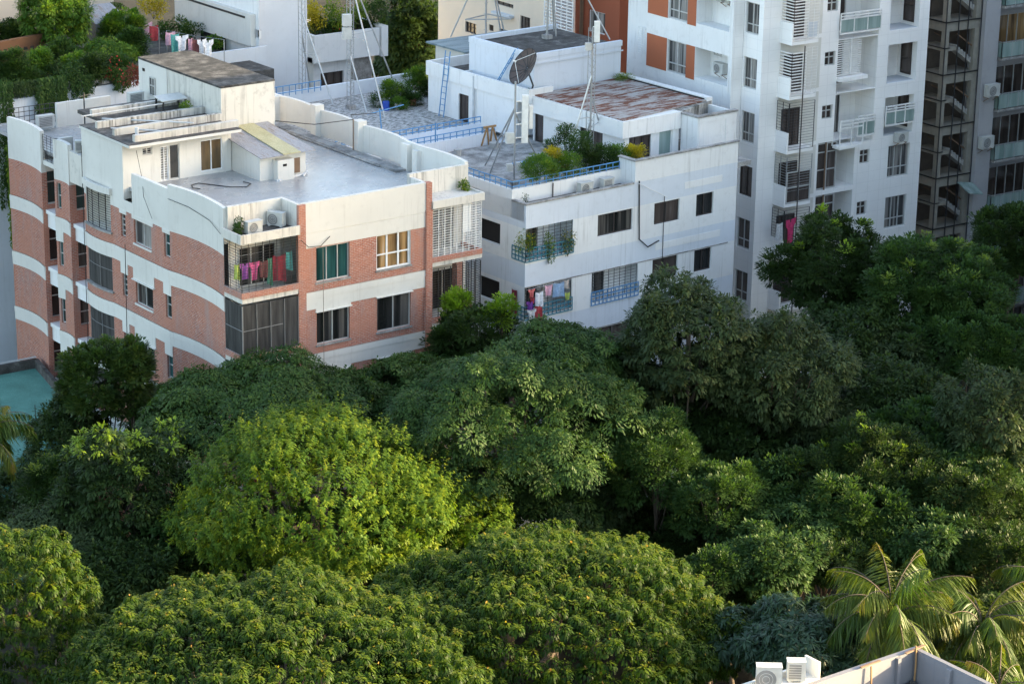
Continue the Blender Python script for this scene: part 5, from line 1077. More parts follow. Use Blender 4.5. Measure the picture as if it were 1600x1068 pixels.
# plants
def plant(name, label, P, r, h, mat, cat='plant', n=260, more=1.7, ll=.13, group=None, pot=None, stem=True, wide=.42, flower=None):
    """a small plant: leaves through an uneven volume on a few stems, in a pot where it has one"""
    rng = np.random.default_rng(int(abs(P[0]*37+P[1]*91+P[2]*13+r*70)*10) % 99991); n = int(n*more); o = thing(name, label, cat, P, group); P = np.array(P, float); z0 = 0.
    if pot:
        m = MB(); m.tube([P, P+np.array([0, 0, .3])], .15, 10, r1=.2); m.tube([P+np.array([0, 0, .27]), P+np.array([0, 0, .32])], .215, 10); m.build('pot', pot, o); z0 = .3
    lob = unit(rng.normal(0, 1, (7, 3)))*np.array([r*.6, r*.6, h*.32])+np.array([0, 0, z0+h*.55])
    k = rng.integers(0, 7, n); D0 = unit(rng.normal(0, 1, (n, 3))); Q = P+lob[k]+D0*(rng.random(n)**.5)[:, None]*np.array([r*.5, r*.5, h*.3]); Q[:, 2] = np.maximum(Q[:, 2], P[2]+z0+.02)
    D = unit(D0+np.array([0, 0, .25])); N = unit(D0*.4+np.array([0, 0, .8])+rng.normal(0, .4, (n, 3)))
    leaves_mesh('foliage', mat, Q, D, N, ll*rng.uniform(.7, 1.3, n), ll*wide*rng.uniform(.8, 1.2, n), rng.beta(2, 2, 7)[k]*.8+rng.normal(0, .1, n), o)
    if flower:
        m_ = max(8, n//9); Q = P+lob[rng.integers(0, 7, m_)]+unit(rng.normal(0, 1, (m_, 3)))*np.array([r*.5, r*.5, h*.3]); leaves_mesh('blossoms', flower, Q, unit(rng.normal(0, 1, (m_, 3))), unit(rng.normal(0, 1, (m_, 3))), np.full(m_, ll*.8), np.full(m_, ll*.7), rng.random(m_), o)
    if stem:
        m = MB()
        for c in lob[:4]: m.tube([P+np.array([0, 0, z0*.8]), P+c*np.array([.5, .5, .5]), P+c], .014, 4, r1=.006)
        m.build('stem', 'bark', o)
    return o
def bushy(name, label, px, py, rx, ry, z0, mat, group, v=None, style='tuft', ll=.13, pot=None, cat='shrub', dens=2.2):
    """a dense shrub rooted at z0; its leafy middle and half sizes are read off the photograph"""
    SEED[0] += 1; rng = np.random.default_rng(2000+SEED[0])
    if v is not None: u_, z_ = MF.f(px, py, v); c = MF.w(u_, v, max(z_, z0+.35))
    else: b_ = atz(px, py+ry*.9, z0); d_ = (b_-EYE)@FWD; c = b_+np.array([0, 0, max(.3, ry*d_/FPX*.95)])
    d = (c-EYE)@FWD; R = rx*d/FPX; Rz = max(.2, ry*d/FPX); o = thing(name, label, cat, (c[0], c[1], z0), group)
    cr, lob = crown(rng, c, R, Rz, style, mat, o, dens=dens, nl=9, lr=.45, ll=ll, low=-.9, name='foliage')
    m = MB()
    for q in lob[:4]: m.tube([(c[0], c[1], z0+(.25 if pot else 0)), c+q*.5, c+q*.9], .025, 4, r1=.008)
    m.build('stem', 'bark', o)
    if pot: m = MB(); m.tube([(c[0], c[1], z0), (c[0], c[1], z0+.34)], .17, 10, r1=.23); m.build('pot', pot, o)
    return o
G1 = 'plants on the white building roof'
for a_ in ((842, 262, 30, 15, 1.9, 'leaf_garden', 'low yellow-green weeds by the antenna foot behind the blue railing', None), (864, 246, 14, 15, 2.6, 'leaf_yellow', 'yellowing bush between the two antenna legs', None), (905, 232, 23, 24, 2.9, 'leaf_feather', 'dense dark green shrub right by the leaning antenna leg', None),
    (884, 208, 12, 15, 5.2, 'leaf_feather', 'potted leafy shrub before the white roof room wall', 'terracotta'), (862, 226, 10, 12, 5.4, 'leaf_feather', 'slim potted plant beside the open roof room door', 'terracotta'), (945, 246, 22, 16, 2.3, 'leaf_feather', 'green shrub just right of the pegged mast', None),
    (970, 242, 19, 15, 2.1, 'leaf_garden', 'light green shrub near the end of the blue railing', None), (992, 240, 15, 9, 1.9, 'leaf_yellow', 'golden bush at the corner of the high parapet', None), (925, 250, 14, 13, 2.2, 'leaf_dark', 'dark plant at the foot of the pegged mast', None), (885, 255, 17, 11, 1.9, 'leaf_garden', 'light green plant between the weeds and the dense shrub', None)):
    bushy('roof_shrub', a_[6], a_[0], a_[1], a_[2], a_[3], 17.2, a_[5], G1, v=a_[4], pot=a_[7], ll=.11)
G2 = 'plants on the rear pebble roof'
for a_ in ((612, 145, 17, 22, 'leaf_garden', 'tall grassy clump by the antenna leg on the pebble roof', None), (650, 128, 18, 20, 'leaf_garden', 'upright bright green shrub in a pale pot on the pebble roof', 'concrete_pot'), (632, 152, 15, 12, 'leaf_feather', 'low dark green plant between the two taller roof clumps', None),
    (590, 160, 9, 8, 'leaf_feather', 'small plant in a pot at the left end of the roof plants', 'concrete_pot'), (672, 138, 14, 12, 'leaf_dark', 'dark plant under the rear parapet', None), (622, 164, 11, 7, 'leaf_garden', 'low potted plant at the front of the roof clump', 'concrete_pot'), (645, 158, 12, 7, 'leaf_feather', 'low row of leafy pots in front of the pale trough', 'terracotta')):
    bushy('roof_shrub', a_[5], a_[0], a_[1], a_[2], a_[3], 17.2, a_[4], G2, pot=a_[6], ll=.12)
plant('balcony_roof_plant', 'leafy green plant at the left end of the brick corner balcony roof', (60.15, 100.5, 18.66), .32, .85, 'leaf_feather', 'plant', n=420, ll=.11)
plant('self_sown_plant', 'bright green self-sown plant on the bay balcony roof', (73.0, 100.75, 18.78), .28, .5, 'leaf_garden', 'plant', n=260, ll=.12)
plant('grass_tuft', 'grass tuft in the planter right under the big dish', MF.w(10.5, 11.9, 19.55), .55, .35, 'leaf_garden', 'grass', n=420, ll=.16, wide=.1, stem=False)
plant('grass_tuft', 'grass patch at the back corner of the rusty sheet roof', MF.w(16.0, 10.9, 19.82), .6, .3, 'leaf_garden', 'grass', n=520, ll=.15, wide=.1, stem=False)
plant('self_sown_plant', 'tiny plant in the corner of the white building ledge', MF.w(.5, .7, 17.37), .16, .7, 'leaf_feather', 'plant', n=70, ll=.09)
plant('self_sown_plant', 'weed growing between the roof beams of the brick building', atz(290, 178, 20.88), .32, .6, 'leaf_garden', 'plant', n=240, ll=.11)
# flower balcony
for (u0, v0, z, lab, mat, n, fl) in ((.05, .1, 15.15, 'flowering creeper over the left corner of the upper blue balcony', 'leaf_garden', 620, 'leaf_yellow'), (1.4, -.12, 14.85, 'trailing plant over the middle of the upper blue balcony rail', 'leaf_garden', 420, None), (2.7, -.1, 15.0, 'yellowing creeper at the right end of the upper blue balcony', 'leaf_glossy', 300, 'leaf_yellow')):
    plant('balcony_creeper', lab, MF.w(u0, v0, z-.5), .55 if u0 < 1 else .4, 1.5, mat, 'creeper', n=n, ll=.10, group='creepers on the flower balcony', flower=fl)
# garden on the far left roof
GG = 'roof garden plants'
def gtree(name, label, cx, cy, rx, ry, z0, style, mat, **kw):
    SEED[0] += 1; rng = np.random.default_rng(900+SEED[0]); c = atz(cx, cy, z0+ry*.035); d = (c-EYE)@FWD; R = rx*d/FPX; Rz = max(.3, ry*d/FPX*.95)
    o = thing(name, label, 'tree', (c[0], c[1], z0), GG); cr, lob = crown(rng, c, R, Rz, style, mat, o, **kw); trunk(rng, o, (c[0], c[1], z0), c+np.array([0, 0, Rz*.2]), .1, lob, c, nlimb=6); return o
gtree('roof_garden_tree', 'big bushy green tree at the top left with sunlit yellow tips', 88, 30, 56, 52, 19.7, 'fine', 'leaf_garden', ll=.2, nl=26, dens=1.6)
gtree('roof_garden_tree', 'small tree with glowing yellow-green top beside the pink laundry', 190, 45, 34, 28, 19.7, 'tuft', 'leaf_garden', ll=.2, nl=14, dens=1.4)
gtree('roof_garden_tree', 'light layered small tree over the red flowers', 170, 78, 42, 18, 19.7, 'feather', 'leaf_garden', ll=.15, nl=14, dens=1.3)
gtree('roof_garden_tree', 'dark leafy tree against the corner of the stair room', 208, 68, 24, 22, 19.7, 'tuft', 'leaf_feather', ll=.2, nl=10, dens=1.3)
for (px, py, r, h, mat, lab, kw) in (
    (56, 108, .55, 1.0, 'leaf_garden', 'yellow-green potted bush left of the agave', dict(pot='terracotta')), (76, 104, .4, .9, 'leaf_garden', 'narrow yellow-green bush beside the bushy tree', {}), (116, 118, .65, 1.2, 'leaf_feather', 'round light green shrub right of the agave', {}),
    (25, 62, .9, 1.0, 'leaf_dark', 'dark shrub behind the old ochre parapet', {}), (20, 118, 1.0, .9, 'leaf_dark', 'dark mixed foliage at the far left edge of the garden', {}), (182, 112, .7, 1.0, 'leaf_feather', 'shrub with small red flowers near the stair room', dict(flower='petal_red')),
    (207, 122, .5, 1.0, 'leaf_russet', 'dark red leaved plant against the stair room corner', {}), (34, 118, .5, .6, 'leaf_feather', 'green plant with red bracts at the left garden edge', dict(flower='petal_red')), (150, 118, .7, .8, 'leaf_dark', 'dark green plant behind the white wall edge', {}), (92, 112, .5, .7, 'leaf_dark', 'dark plant behind the agave', {}),
    (178, 22, .7, .9, 'leaf_feather', 'green bush on the far side of the roof shed', {}), (140, 112, .5, .9, 'leaf_garden', 'pale shrub in the middle of the garden edge', {}), (10, 128, .7, .7, 'leaf_feather', 'grey-green shrub at the lower left garden edge', {})):
    c_ = atz(px, py, 19.75+h*.5); plant('garden_shrub', lab, (c_[0], c_[1], 19.72), r*1.1, h*1.15, mat, 'shrub', n=int(700*r*r+220), ll=.15, group=GG, **kw)
for a_ in ((22, 58, 32, 22, 'leaf_dark', 'wild dark bush filling the corner behind the old parapet'), (14, 108, 30, 26, 'leaf_feather', 'untidy green bush spilling at the far left of the roof garden'), (120, 104, 22, 20, 'leaf_garden', 'full light green bush right of the agave and ivy curtain'), (150, 108, 24, 20, 'leaf_dark', 'dark bush in the middle of the garden edge'),
    (186, 106, 22, 17, 'leaf_feather', 'leafy bush over the red-flowered shrub'), (62, 98, 20, 22, 'leaf_garden', 'tall yellow-green bush behind the ivy curtain'), (95, 88, 26, 18, 'leaf_feather', 'leafy mass at the foot of the big bushy tree'), (40, 122, 24, 12, 'leaf_feather', 'low spreading bush above the left ivy')):
    bushy('garden_bush', a_[5], a_[0], a_[1], a_[2], a_[3], 19.72, a_[4], GG, ll=.15)
# agave
Pa = atz(93, 122, 19.9); n = 60; a = RNG.uniform(0, 6.28, n); el = RNG.uniform(.1, 1.4, n); D = np.stack([np.cos(a)*np.cos(el), np.sin(a)*np.cos(el), np.sin(el)], 1)
o = leaves_mesh('agave', 'leaf_grey', np.zeros((n, 3)), D, unit(np.array([0, 0, 1.])+RNG.normal(0, .3, (n, 3))), RNG.uniform(.7, 1.0, n), np.full(n, .07), RNG.random(n), None, droop=.15); o.location = [float(x) for x in Pa]; tag(o, 'grey-green agave rosette above the hanging creeper', 'agave', GG)
def creeper(label, plane_y, px0, px1, py0, py1, n, mat, seed, ragged=.4, ll=.14, fx=None):
    """climbing plant hanging over a wall face: many short strands of leaves"""
    rng = np.random.default_rng(seed); F_ = (lambda x, y: BW.f(x, y, plane_y)) if fx is None else fx
    (xa, za), (xb, _), (_, zb) = F_(px0, py0), F_(px1, py0), F_(px0, py1); k = max(6, int(abs(xb-xa)*9)); xs = rng.uniform(min(xa, xb), max(xa, xb), k); le = (za-zb)*rng.uniform(1-ragged, 1.05, k)
    s_ = rng.integers(0, k, n); t = rng.random(n); x = xs[s_]+rng.normal(0, .07, n); z = za+.25-t*le[s_]; y = plane_y-.06-rng.random(n)*.28*(1-.5*t)
    P = np.stack([x, y, z], 1) if fx is None else np.stack([np.full(n, 0.), x, z], 1)
    if fx is not None: P[:, 0] = plane_y-.06-rng.random(n)*.25
    D = unit(rng.normal(0, .5, (n, 3))+np.array([0, -.4, -.9])); N = unit(np.array([-.3, -1., .4])+rng.normal(0, .4, (n, 3)))
    c = P.mean(0); c[2] = P[:, 2].min(); o = leaves_mesh('hanging_creeper', mat, P-c, D, N, ll*rng.uniform(.7, 1.4, n), ll*.4*rng.uniform(.8, 1.2, n), rng.beta(2, 2, k)[s_]*.7+rng.normal(0, .08, n), None); o.location = [float(q) for q in c]
    return tag(o, label, 'creeper', 'creepers on the garden wall')
creeper('thick dark green creeper curtain hanging on the white wall behind the left roof unit', 127.4, 55, 100, 128, 205, 5200, 'leaf_feather', 1, .25, .17)
creeper('thin creeper strands on the white wall in the middle', 127.4, 108, 148, 125, 165, 1300, 'leaf_feather', 2, .7)
creeper('creeper hanging close to the stair room corner', 127.4, 176, 206, 112, 150, 1700, 'leaf_feather', 3, .5)
creeper('creeper covering the wall at the left frame edge', 127.4, -8, 14, 135, 330, 3200, 'leaf_feather', 4, .3, .16)
creeper('low creeper fringe along the wall edge left of the curtain', 127.4, 10, 56, 135, 160, 1600, 'leaf_dark', 5, .6)
creeper('leafy creeper climbing the far left corner of the brick building', 123.6, 6, 22, 235, 400, 1800, 'leaf_garden', 6, .15, .16)
# ground cover too fine to count
def cover(name, label, pts, n, h, mat, ll, seed):
    rng = np.random.default_rng(seed); a, b, c, d = [np.array(q, float) for q in pts]; s_, t = rng.random(n)[:, None], rng.random(n)[:, None]; P = a*(1-s_)*(1-t)+b*s_*(1-t)+c*s_*t+d*(1-s_)*t
    hh = h*(.35+.65*np.sin(P[:, 0]*2.1+1)*np.sin(P[:, 1]*2.7)**2+.25); P[:, 2] += rng.random(n)**.8*np.maximum(.12, hh); D = unit(rng.normal(0, .7, (n, 3))+np.array([0, 0, .7])); z0_ = P.mean(0); z0_[2] = P[:, 2].min()
    o = leaves_mesh(name, mat, P-z0_, D, unit(rng.normal(0, .5, (n, 3))+np.array([0, 0, .8])), ll*rng.uniform(.6, 1.4, n), ll*.36*rng.uniform(.7, 1.2, n), rng.beta(2, 2.4, n)*.75, None); o.location = [float(q) for q in z0_]
    tag(o, label, 'undergrowth'); o['kind'] = 'stuff'; return o
cover('garden_undergrowth', 'tangled undergrowth along the edge of the roof garden', [(58, 127.6, 19.7), (70.8, 127.6, 19.7), (70.8, 131.5, 19.7), (58, 131.5, 19.7)], 9000, .8, 'leaf_feather', .16, 11)
cover('roof_weeds', 'weeds and seedlings along the blue front railing of the white building', [MF.w(2.9, 1.4, 17.2), MF.w(7.4, 1.4, 17.2), MF.w(8.6, 2.6, 17.2), MF.w(3.0, 2.7, 17.2)], 6500, 1.7, 'leaf_garden', .11, 12)
# planter balcony plants
PG = 'plants on the planter balcony'
for (px, py, r, h, mat, lab, kw) in ((505, 45, .9, 1.1, 'leaf_feather', 'green bush at the left end of the planter balcony', {}), (498, 18, .8, 2.0, 'leaf_yellow', 'golden bush high at the left of the planter balcony', {}), (525, 25, .8, 2.0, 'leaf_garden', 'yellow-green bush behind the flowers on the planter balcony', {}),
    (530, 44, .7, .6, 'leaf_feather', 'pink flowering plants along the planter rim', dict(flower='petal_red')), (560, 32, .8, 1.6, 'leaf_garden', 'light green bush by the mast boxes on the planter balcony', {}), (585, 20, 1.1, 1.9, 'leaf_feather', 'large green bush at the right end of the planter balcony', {}), (572, 38, .7, .7, 'leaf_dark', 'dark low plant at the planter rim near the leaning pole', {})):
    p_ = F2(px, py, y2+1.2); plant('planter_shrub', lab, (p_[0], y2+1.2, max(zta-.25, 1)), r, h+max(0, (38-py))*.02, mat, 'shrub', n=int(900*r*r+200), ll=.17, group=PG, **kw)
TGp = 'plants on the laundry terrace'
for (px, py, r, h, mat, lab) in ((270, 62, 1.0, 1.4, 'leaf_feather', 'rounded green bush behind the terrace laundry'), (302, 66, .8, 1.2, 'leaf_feather', 'dark green bush by the wooden door on the terrace'), (240, 30, .9, 1.5, 'leaf_yellow', 'yellow-leaved bush at the back of the terrace'), (335, 76, .6, .7, 'leaf_garden', 'low bush under the terrace washing line'), (385, 72, .5, 1.3, 'leaf_grey', 'thin twiggy plant above the terrace parapet')):
    plant('terrace_shrub', lab, atz(px, py, 18.9), r, h, mat, 'shrub', n=int(700*r*r+150), ll=.17, group=TGp)

# laundry
def cloth(name, label, A, B, drop, mat, shape='towel', group=None, cat='laundry', seed=0):
    """a garment hanging from the line A-B"""
    rng = np.random.default_rng(seed+int(abs(A[0]*50+A[2]*7))); A = np.array(A, float); B = np.array(B, float); nx, nz = 9, 8; d = B-A; L = np.linalg.norm(d); d /= L; nrm = unit(np.cross(d, np.array([0, 0, 1.]))); m = MB(); ph = rng.uniform(0, 6); P = {}
    for j in range(nz+1):
        t = j/nz
        for i in range(nx+1):
            s_ = i/nx; w = s_-.5
            if shape == 'shirt': k = 1.0 if t < .28 else .66
            elif shape == 'trousers': k = .8
            else: k = 1-.06*t
            P[i, j] = A+d*L*(.5+w*k)-np.array([0, 0, 1.])*drop*t*(1+.05*math.sin(5*s_+ph))+nrm*.06*math.sin(9*s_+ph+1.5*t)*(.4+t)-np.array([0, 0, .05])*math.sin(math.pi*s_)*(1-t)
    c0 = (A+B)/2-np.array([0, 0, drop]); th = nrm*.012
    for j in range(nz):
        for i in range(nx):
            if shape == 'trousers' and j > 2 and i == nx//2: continue
            if shape == 'shirt' and j < 1 and 3 < i < 5: continue
            q = [P[i, j], P[i, j+1], P[i+1, j+1], P[i+1, j]]; m.quad(*q); m.quad(*[p+th for p in q[::-1]])
    return solo(m, name, mat, label, cat, c0, group)
def hang(px0, px1, py, y, drop, mat, label, shape='towel', name='hanging_cloth', group=None, fr=None, v=0.):
    if fr is None: (xa, za), (xb, zb) = BW.f(px0, py, y), BW.f(px1, py-(px1-px0)*.18, y); A, B = (xa, y, za), (xb, y, zb)
    else: (ua, za), (ub, zb) = fr.f(px0, py, v), fr.f(px1, py-(px1-px0)*.2, v); A, B = fr.w(ua, v, za), fr.w(ub, v, zb)
    cloth(name, label, A, B, drop, MATS[mat].name, shape, group)
g_ = 'laundry in the brick corner balcony'
for a in ((366, 374, 413, .75, 'cloth_lime', 'lime cloth, leftmost piece in the caged brick balcony', 'towel', 'hanging_cloth'), (374, 391, 412, .8, 'cloth_purple', 'purple blouse in the caged brick balcony', 'shirt', 'hanging_shirt'), (389, 405, 410, .85, 'cloth_pink', 'hot pink blouse in the caged brick balcony', 'shirt', 'hanging_shirt'), (405, 418, 408, .8, 'cloth_brown', 'brown cloth between the pink blouse and green towel', 'towel', 'hanging_cloth'), (418, 425, 403, 1.3, 'cloth_green', 'long dark green towel in the caged brick balcony', 'towel', 'hanging_cloth'), (426, 446, 400, 1.25, 'cloth_maroon', 'maroon patterned sari cloth in the caged brick balcony', 'towel', 'hanging_cloth'), (447, 456, 393, .9, 'cloth_teal', 'teal cloth, rightmost piece in the caged brick balcony', 'towel', 'hanging_cloth')):
    hang(a[0], a[1], a[2], 100.1, a[3], a[4], a[5], a[6], a[7], g_)
m = MB(); m.tube([(59.9, 100.1, 17.75), (62.9, 100.1, 17.8)], .008, 4); solo(m, 'washing_line', 'galvanized', 'thin washing line across the caged brick corner balcony', 'washing line', (59.9, 100.1, 17.75))
g_ = 'laundry on the lower white balcony'
for a in ((825, 836, 452, .45, 'cloth_coral', 'coral shirt high in the left of the laundry balcony', 'shirt', 'hanging_shirt'), (837, 848, 457, .75, 'cloth_white', 'white towel with blue border at the middle of the laundry balcony', 'towel', 'hanging_cloth'), (851, 863, 446, .55, 'cloth_pale_pink', 'pink square cloth in the laundry balcony', 'towel', 'hanging_cloth'), (864, 882, 443, .75, 'cloth_blue', 'light blue sheet in the laundry balcony', 'towel', 'hanging_cloth'), (882, 889, 438, .45, 'cloth_beige', 'beige cloth at the right end of the laundry balcony', 'towel', 'hanging_cloth'), (828, 836, 465, .3, 'cloth_red', 'small bright red cloth above the violet shirt', 'towel', 'hanging_cloth'), (822, 836, 471, .5, 'cloth_violet', 'violet shirt over the corner of the balcony rail', 'shirt', 'hanging_shirt'), (824, 837, 484, .55, 'cloth_stripe', 'pale grey shirt lowest at the balcony corner', 'shirt', 'hanging_shirt'), (835, 848, 478, .85, 'cloth_red', 'red trousers hanging below the white towel', 'trousers', 'hanging_trousers'), (882, 891, 457, .4, 'cloth_lime', 'yellow-green cloth at the right of the laundry rail', 'towel', 'hanging_cloth')):
    hang(a[0], a[1], a[2], 0, a[3], a[4], a[5], a[6], a[7], g_, MF, -.13)
m = MB(); m.tube([MF.w(0, -.13, 13.25), MF.w(3.1, -.13, 13.3)], .008, 4); solo(m, 'washing_line', 'galvanized', 'thin washing line along the lower white balcony', 'washing line', MF.w(0, -.13, 13.25))
pA, pB = MF.l(802, 455, .5), MF.l(809, 455, .5); zl = MF.l(805, 492, .5)[1]
cloth('hanging_cloth', 'long dark red cloth in the side opening of the laundry balcony', MF.w(-.06, .95, 13.1), MF.w(-.06, .5, 13.1), 1.35, 'cloth_maroon', 'towel', g_)
a0 = TF.f(1222, 345, -1.1); cloth('hanging_cloth', 'crimson cloth on the lower tower balcony above the dark tree', TF.w(a0[0]+.25, -1.12, a0[1]), TF.w(a0[0]+1.0, -1.12, a0[1]+.1), 1.4, 'cloth_crimson', 'shirt', 'laundry on the tower')
a0 = TF.f(1214, 349, -1.05); cloth('hanging_cloth', 'white checked cloth beside the crimson one on the tower balcony', TF.w(a0[0]-.05, -1.06, a0[1]), TF.w(a0[0]+.42, -1.06, a0[1]), 1.0, 'cloth_stripe', 'towel', 'laundry on the tower')
g_ = 'laundry on the roof terrace'
for (px, py, w, dr, mat, lab, sh) in ((218, 28, .5, .8, 'cloth_purple', 'purple top, first on the terrace washing line', 'shirt'), (230, 35, .55, .8, 'cloth_pale_pink', 'pale pink top beside the purple one on the terrace', 'shirt'), (240, 40, .45, .9, 'cloth_red', 'red cloth after the pale pink top on the terrace', 'towel'), (266, 50, .5, .8, 'cloth_pale_pink', 'pink cloth first on the nearer terrace line', 'towel'), (273, 53, .45, 1.3, 'cloth_teal', 'long teal cloth on the nearer terrace line', 'towel'), (284, 55, .7, .9, 'cloth_white', 'white shirt right of the teal cloth on the terrace', 'shirt'), (297, 60, .25, .9, 'cloth_pale_pink', 'narrow pink strip in the middle of the terrace line', 'towel'), (306, 61, .4, 1.0, 'cloth_brown', 'brown cloth on the terrace line', 'towel'), (315, 61, .5, .9, 'cloth_white', 'white shirt just right of the brown terrace cloth', 'shirt'), (325, 62, .6, 1.1, 'cloth_white', 'last white shirt at the right end of the terrace line', 'shirt')):
    A = atz(px, py, 20.6); cloth('hanging_cloth' if sh == 'towel' else 'hanging_shirt', lab, A-np.array([w*.62, 0, 0]), A+np.array([w*.62, 0, 0]), dr, mat, sh, g_)
for lab, (pa, pb) in (('far washing line with purple and red clothes on the terrace', ((205, 24), (248, 44))), ('near washing line with teal and white clothes on the terrace', ((260, 48), (350, 62)))):
    A, B = atz(*pa, 20.62), atz(*pb, 20.62); m = MB(); m.tube([A, (A+B)/2-np.array([0, 0, .06]), B], .01, 4)
    for q in (A, B): m.bar(q, (q[0], q[1], 18.9), .04)
    solo(m, 'washing_line', 'grey_metal', lab, 'washing line', (A[0], A[1], 18.9))

# antenna masts
def mast(label, base, height, feet, attach, panels=(), pegs=True, r=.05, leg_mat='galvanized', boxes=(), lattice=False, brace=True):
    o = thing('antenna_mast', label, 'antenna mast', base, 'roof antenna masts'); B = np.array(base, float); up = np.array([0, 0, 1.])
    m = MB(); m.tube([B, B+up*height], r, 8)
    if pegs:
        for i in range(int(height/.32)): a = i*2.1; p = B+up*(.3+i*.32); m.bar(p-np.array([math.cos(a), math.sin(a), 0])*.14, p+np.array([math.cos(a), math.sin(a), 0])*.14, .022)
    if lattice:
        off = np.array([.22, .0, 0])
        for t in (off, -off*.5+np.array([0, .2, 0])): m.tube([B+t, B+t+up*height], .02, 5)
        for i in range(int(height/.35)): m.bar(B+off+up*i*.35, B-off*.5+np.array([0, .2, 0])+up*(i*.35+.3), .015); m.bar(B+up*i*.35, B+off+up*(i*.35+.3), .015)
    m.build('pole', 'grey_metal', o)
    for i, (f, h) in enumerate(zip(feet, attach)):
        m = MB(); m.tube([np.array(f), B+up*h], .045, 6); m.build('leg', leg_mat, o)
    if brace and len(feet) > 1:
        m = MB()
        for f, h in zip(feet, attach): k = np.array(f)*.45+(B+up*h)*.55; m.bar(B+up*(h*.55), k, .035)
        m.build('brace', 'galvanized', o)
    m = MB(); m.box(yawed(B[0], B[1], 0), -.22, .22, -.22, .22, B[2]-.02, B[2]+.22); m.build('foot_block', 'old_concrete', o)
    for (h, w, L, dx_, dy_) in panels:
        f = yawed(B[0]+dx_, B[1]+dy_, -35); m = MB(); m.box(f, -w/2, w/2, -.08, .08, B[2]+h, B[2]+h+L); m.box(f, -w/2+.03, w/2-.03, -.1, -.08, B[2]+h+.05, B[2]+h+L-.05); m.bar(B+up*(h+.3), f.w(0, .05, B[2]+h+.3), .05); m.bar(B+up*(h+L-.3), f.w(0, .05, B[2]+h+L-.3), .05); m.build('antenna_panel', 'panel_white', o)
    for (h, s_, dx_, dy_) in boxes:
        f = yawed(B[0]+dx_, B[1]+dy_, -20); m = MB(); m.box(f, -s_/2, s_/2, -s_*.35, s_*.35, B[2]+h, B[2]+h+s_*1.3); m.bar(B+up*(h+s_*.6), f.w(0, 0, B[2]+h+s_*.6), .05); m.build('radio_box', 'ac_white', o)
    return o
Z = 17.2
def zpt(px, py, z=Z): return atz(px, py, z)
def top_of(P, py):   # the height above P at which its upright passes image row py
    for h in np.arange(.1, 14, .05):
        q = np.array([P[0], P[1], P[2]+h])-EYE
        if 534-FPX*(q@UP)/(q@FWD) < py: return h
    return 14.
b = zpt(803, 287); mast('rusty antenna mast with two white panels in the front corner of the blue railing', b, top_of(b, 128), [zpt(764, 275), zpt(852, 272), MF.w(4.2, 8.5, Z)], [top_of(b, 168), top_of(b, 178), top_of(b, 168)], panels=[(top_of(b, 226), .34, top_of(b, 150)-top_of(b, 226), .55, -.12), (top_of(b, 204), .2, top_of(b, 168)-top_of(b, 204), .95, -.1)], boxes=[(top_of(b, 222), .42, -.35, -.05), (.7, .3, -.3, 0), (.7, .3, .3, 0)], leg_mat='grey_metal', pegs=False)
b = zpt(921, 262); mast('tall pegged antenna mast with a white panel on top beside the roof shrubs', b, top_of(b, 45), [zpt(880, 268), zpt(903, 252), zpt(950, 240)], [top_of(b, 118), top_of(b, 190), top_of(b, 150)], panels=[(top_of(b, 66), .3, top_of(b, 34)-top_of(b, 66), .18, -.12)], boxes=[(top_of(b, 78), .3, -.28, 0)], r=.05, lattice=True)
b = zpt(548, 170); mast('dark mast with two white radio boxes and long silver legs on the pebble roof', b, 9.5, [zpt(573, 176), zpt(601, 184), zpt(625, 152)], [top_of(b, 88), top_of(b, -35), top_of(b, -40)], boxes=[(top_of(b, 40), .5, -.3, -.1), (top_of(b, 60), .5, -.3, -.1)], r=.04, lattice=True)
b = atz(473, 158, 17.0); mast('slim lattice mast in front of the blank blue-white wall', b, 9.0, [atz(522, 168, 17.0), atz(486, 145, 17.0)], [top_of(b, 20), top_of(b, 55)], lattice=True, r=.025, pegs=False)
b = MF.w(15.4, 22.5, 20.15); b2 = b; mast('thin mast with a triangular cross frame on the blue sheet roof', b, 5.5, [atz(704, 58, 20.15), atz(783, 52, 20.15), MF.w(18, 24, 20.1)], [5.0, 5.0, 5.0], r=.06)
m = MB(); c = b+np.array([0, 0, top_of(b, 30)]); k = [c+np.array([-1.2, .4, 0]), c+np.array([1.2, -.9, 0]), c+np.array([.9, 1.0, 0])]
for i in range(3): m.bar(k[i], k[(i+1) % 3], .06)
mm = bpy.data.objects.get('antenna_mast.004'); m.build('cross_frame', 'grey_metal', mm)
b = atz(905, 40, 21.6); b = MF.w(14.2, 15.5, 21.6); mast('mast standing out of frame above the tall roof block, only its legs in view', b, 7, [atz(869, 57, 21.6), atz(953, 62, 21.6), MF.w(15.8, 16.8, 21.6)], [6.2, 6.2, 6.2], r=.06)

# big mesh dish
o = thing('satellite_dish', 'big dark mesh satellite dish on the stair block roof', 'satellite dish', MF.w(9.75, 11.6, 19.55))
c = MF.hit(818, 104, MF.w(9.9, 10.75, 0), MF.dy); nrm = unit(-RIGHT*.75-FWD*.53+UP*.40); xa = unit(np.cross(nrm, np.array([0, 0, 1.]))); ya = np.cross(nrm, xa); m = MB(); R_ = 1.08; K = 24
ringp = lambda r: [c+nrm*(r*r*.30-.25)+r*R_*(math.cos(2*math.pi*i/K)*xa+math.sin(2*math.pi*i/K)*ya) for i in range(K)]
for ra, rb_ in zip((.06, .3, .55, .8), (.3, .55, .8, 1.)):
    A, B = ringp(ra), ringp(rb_)
    for i in range(K): m.quad(A[i], A[(i+1) % K], B[(i+1) % K], B[i])
m.build('reflector', 'dish_mesh', o, True); m = MB()
for i in range(0, K, 2): m.tube([ringp(r)[i]+nrm*.012 for r in (.06, .3, .55, .8, 1.)], .018, 4)
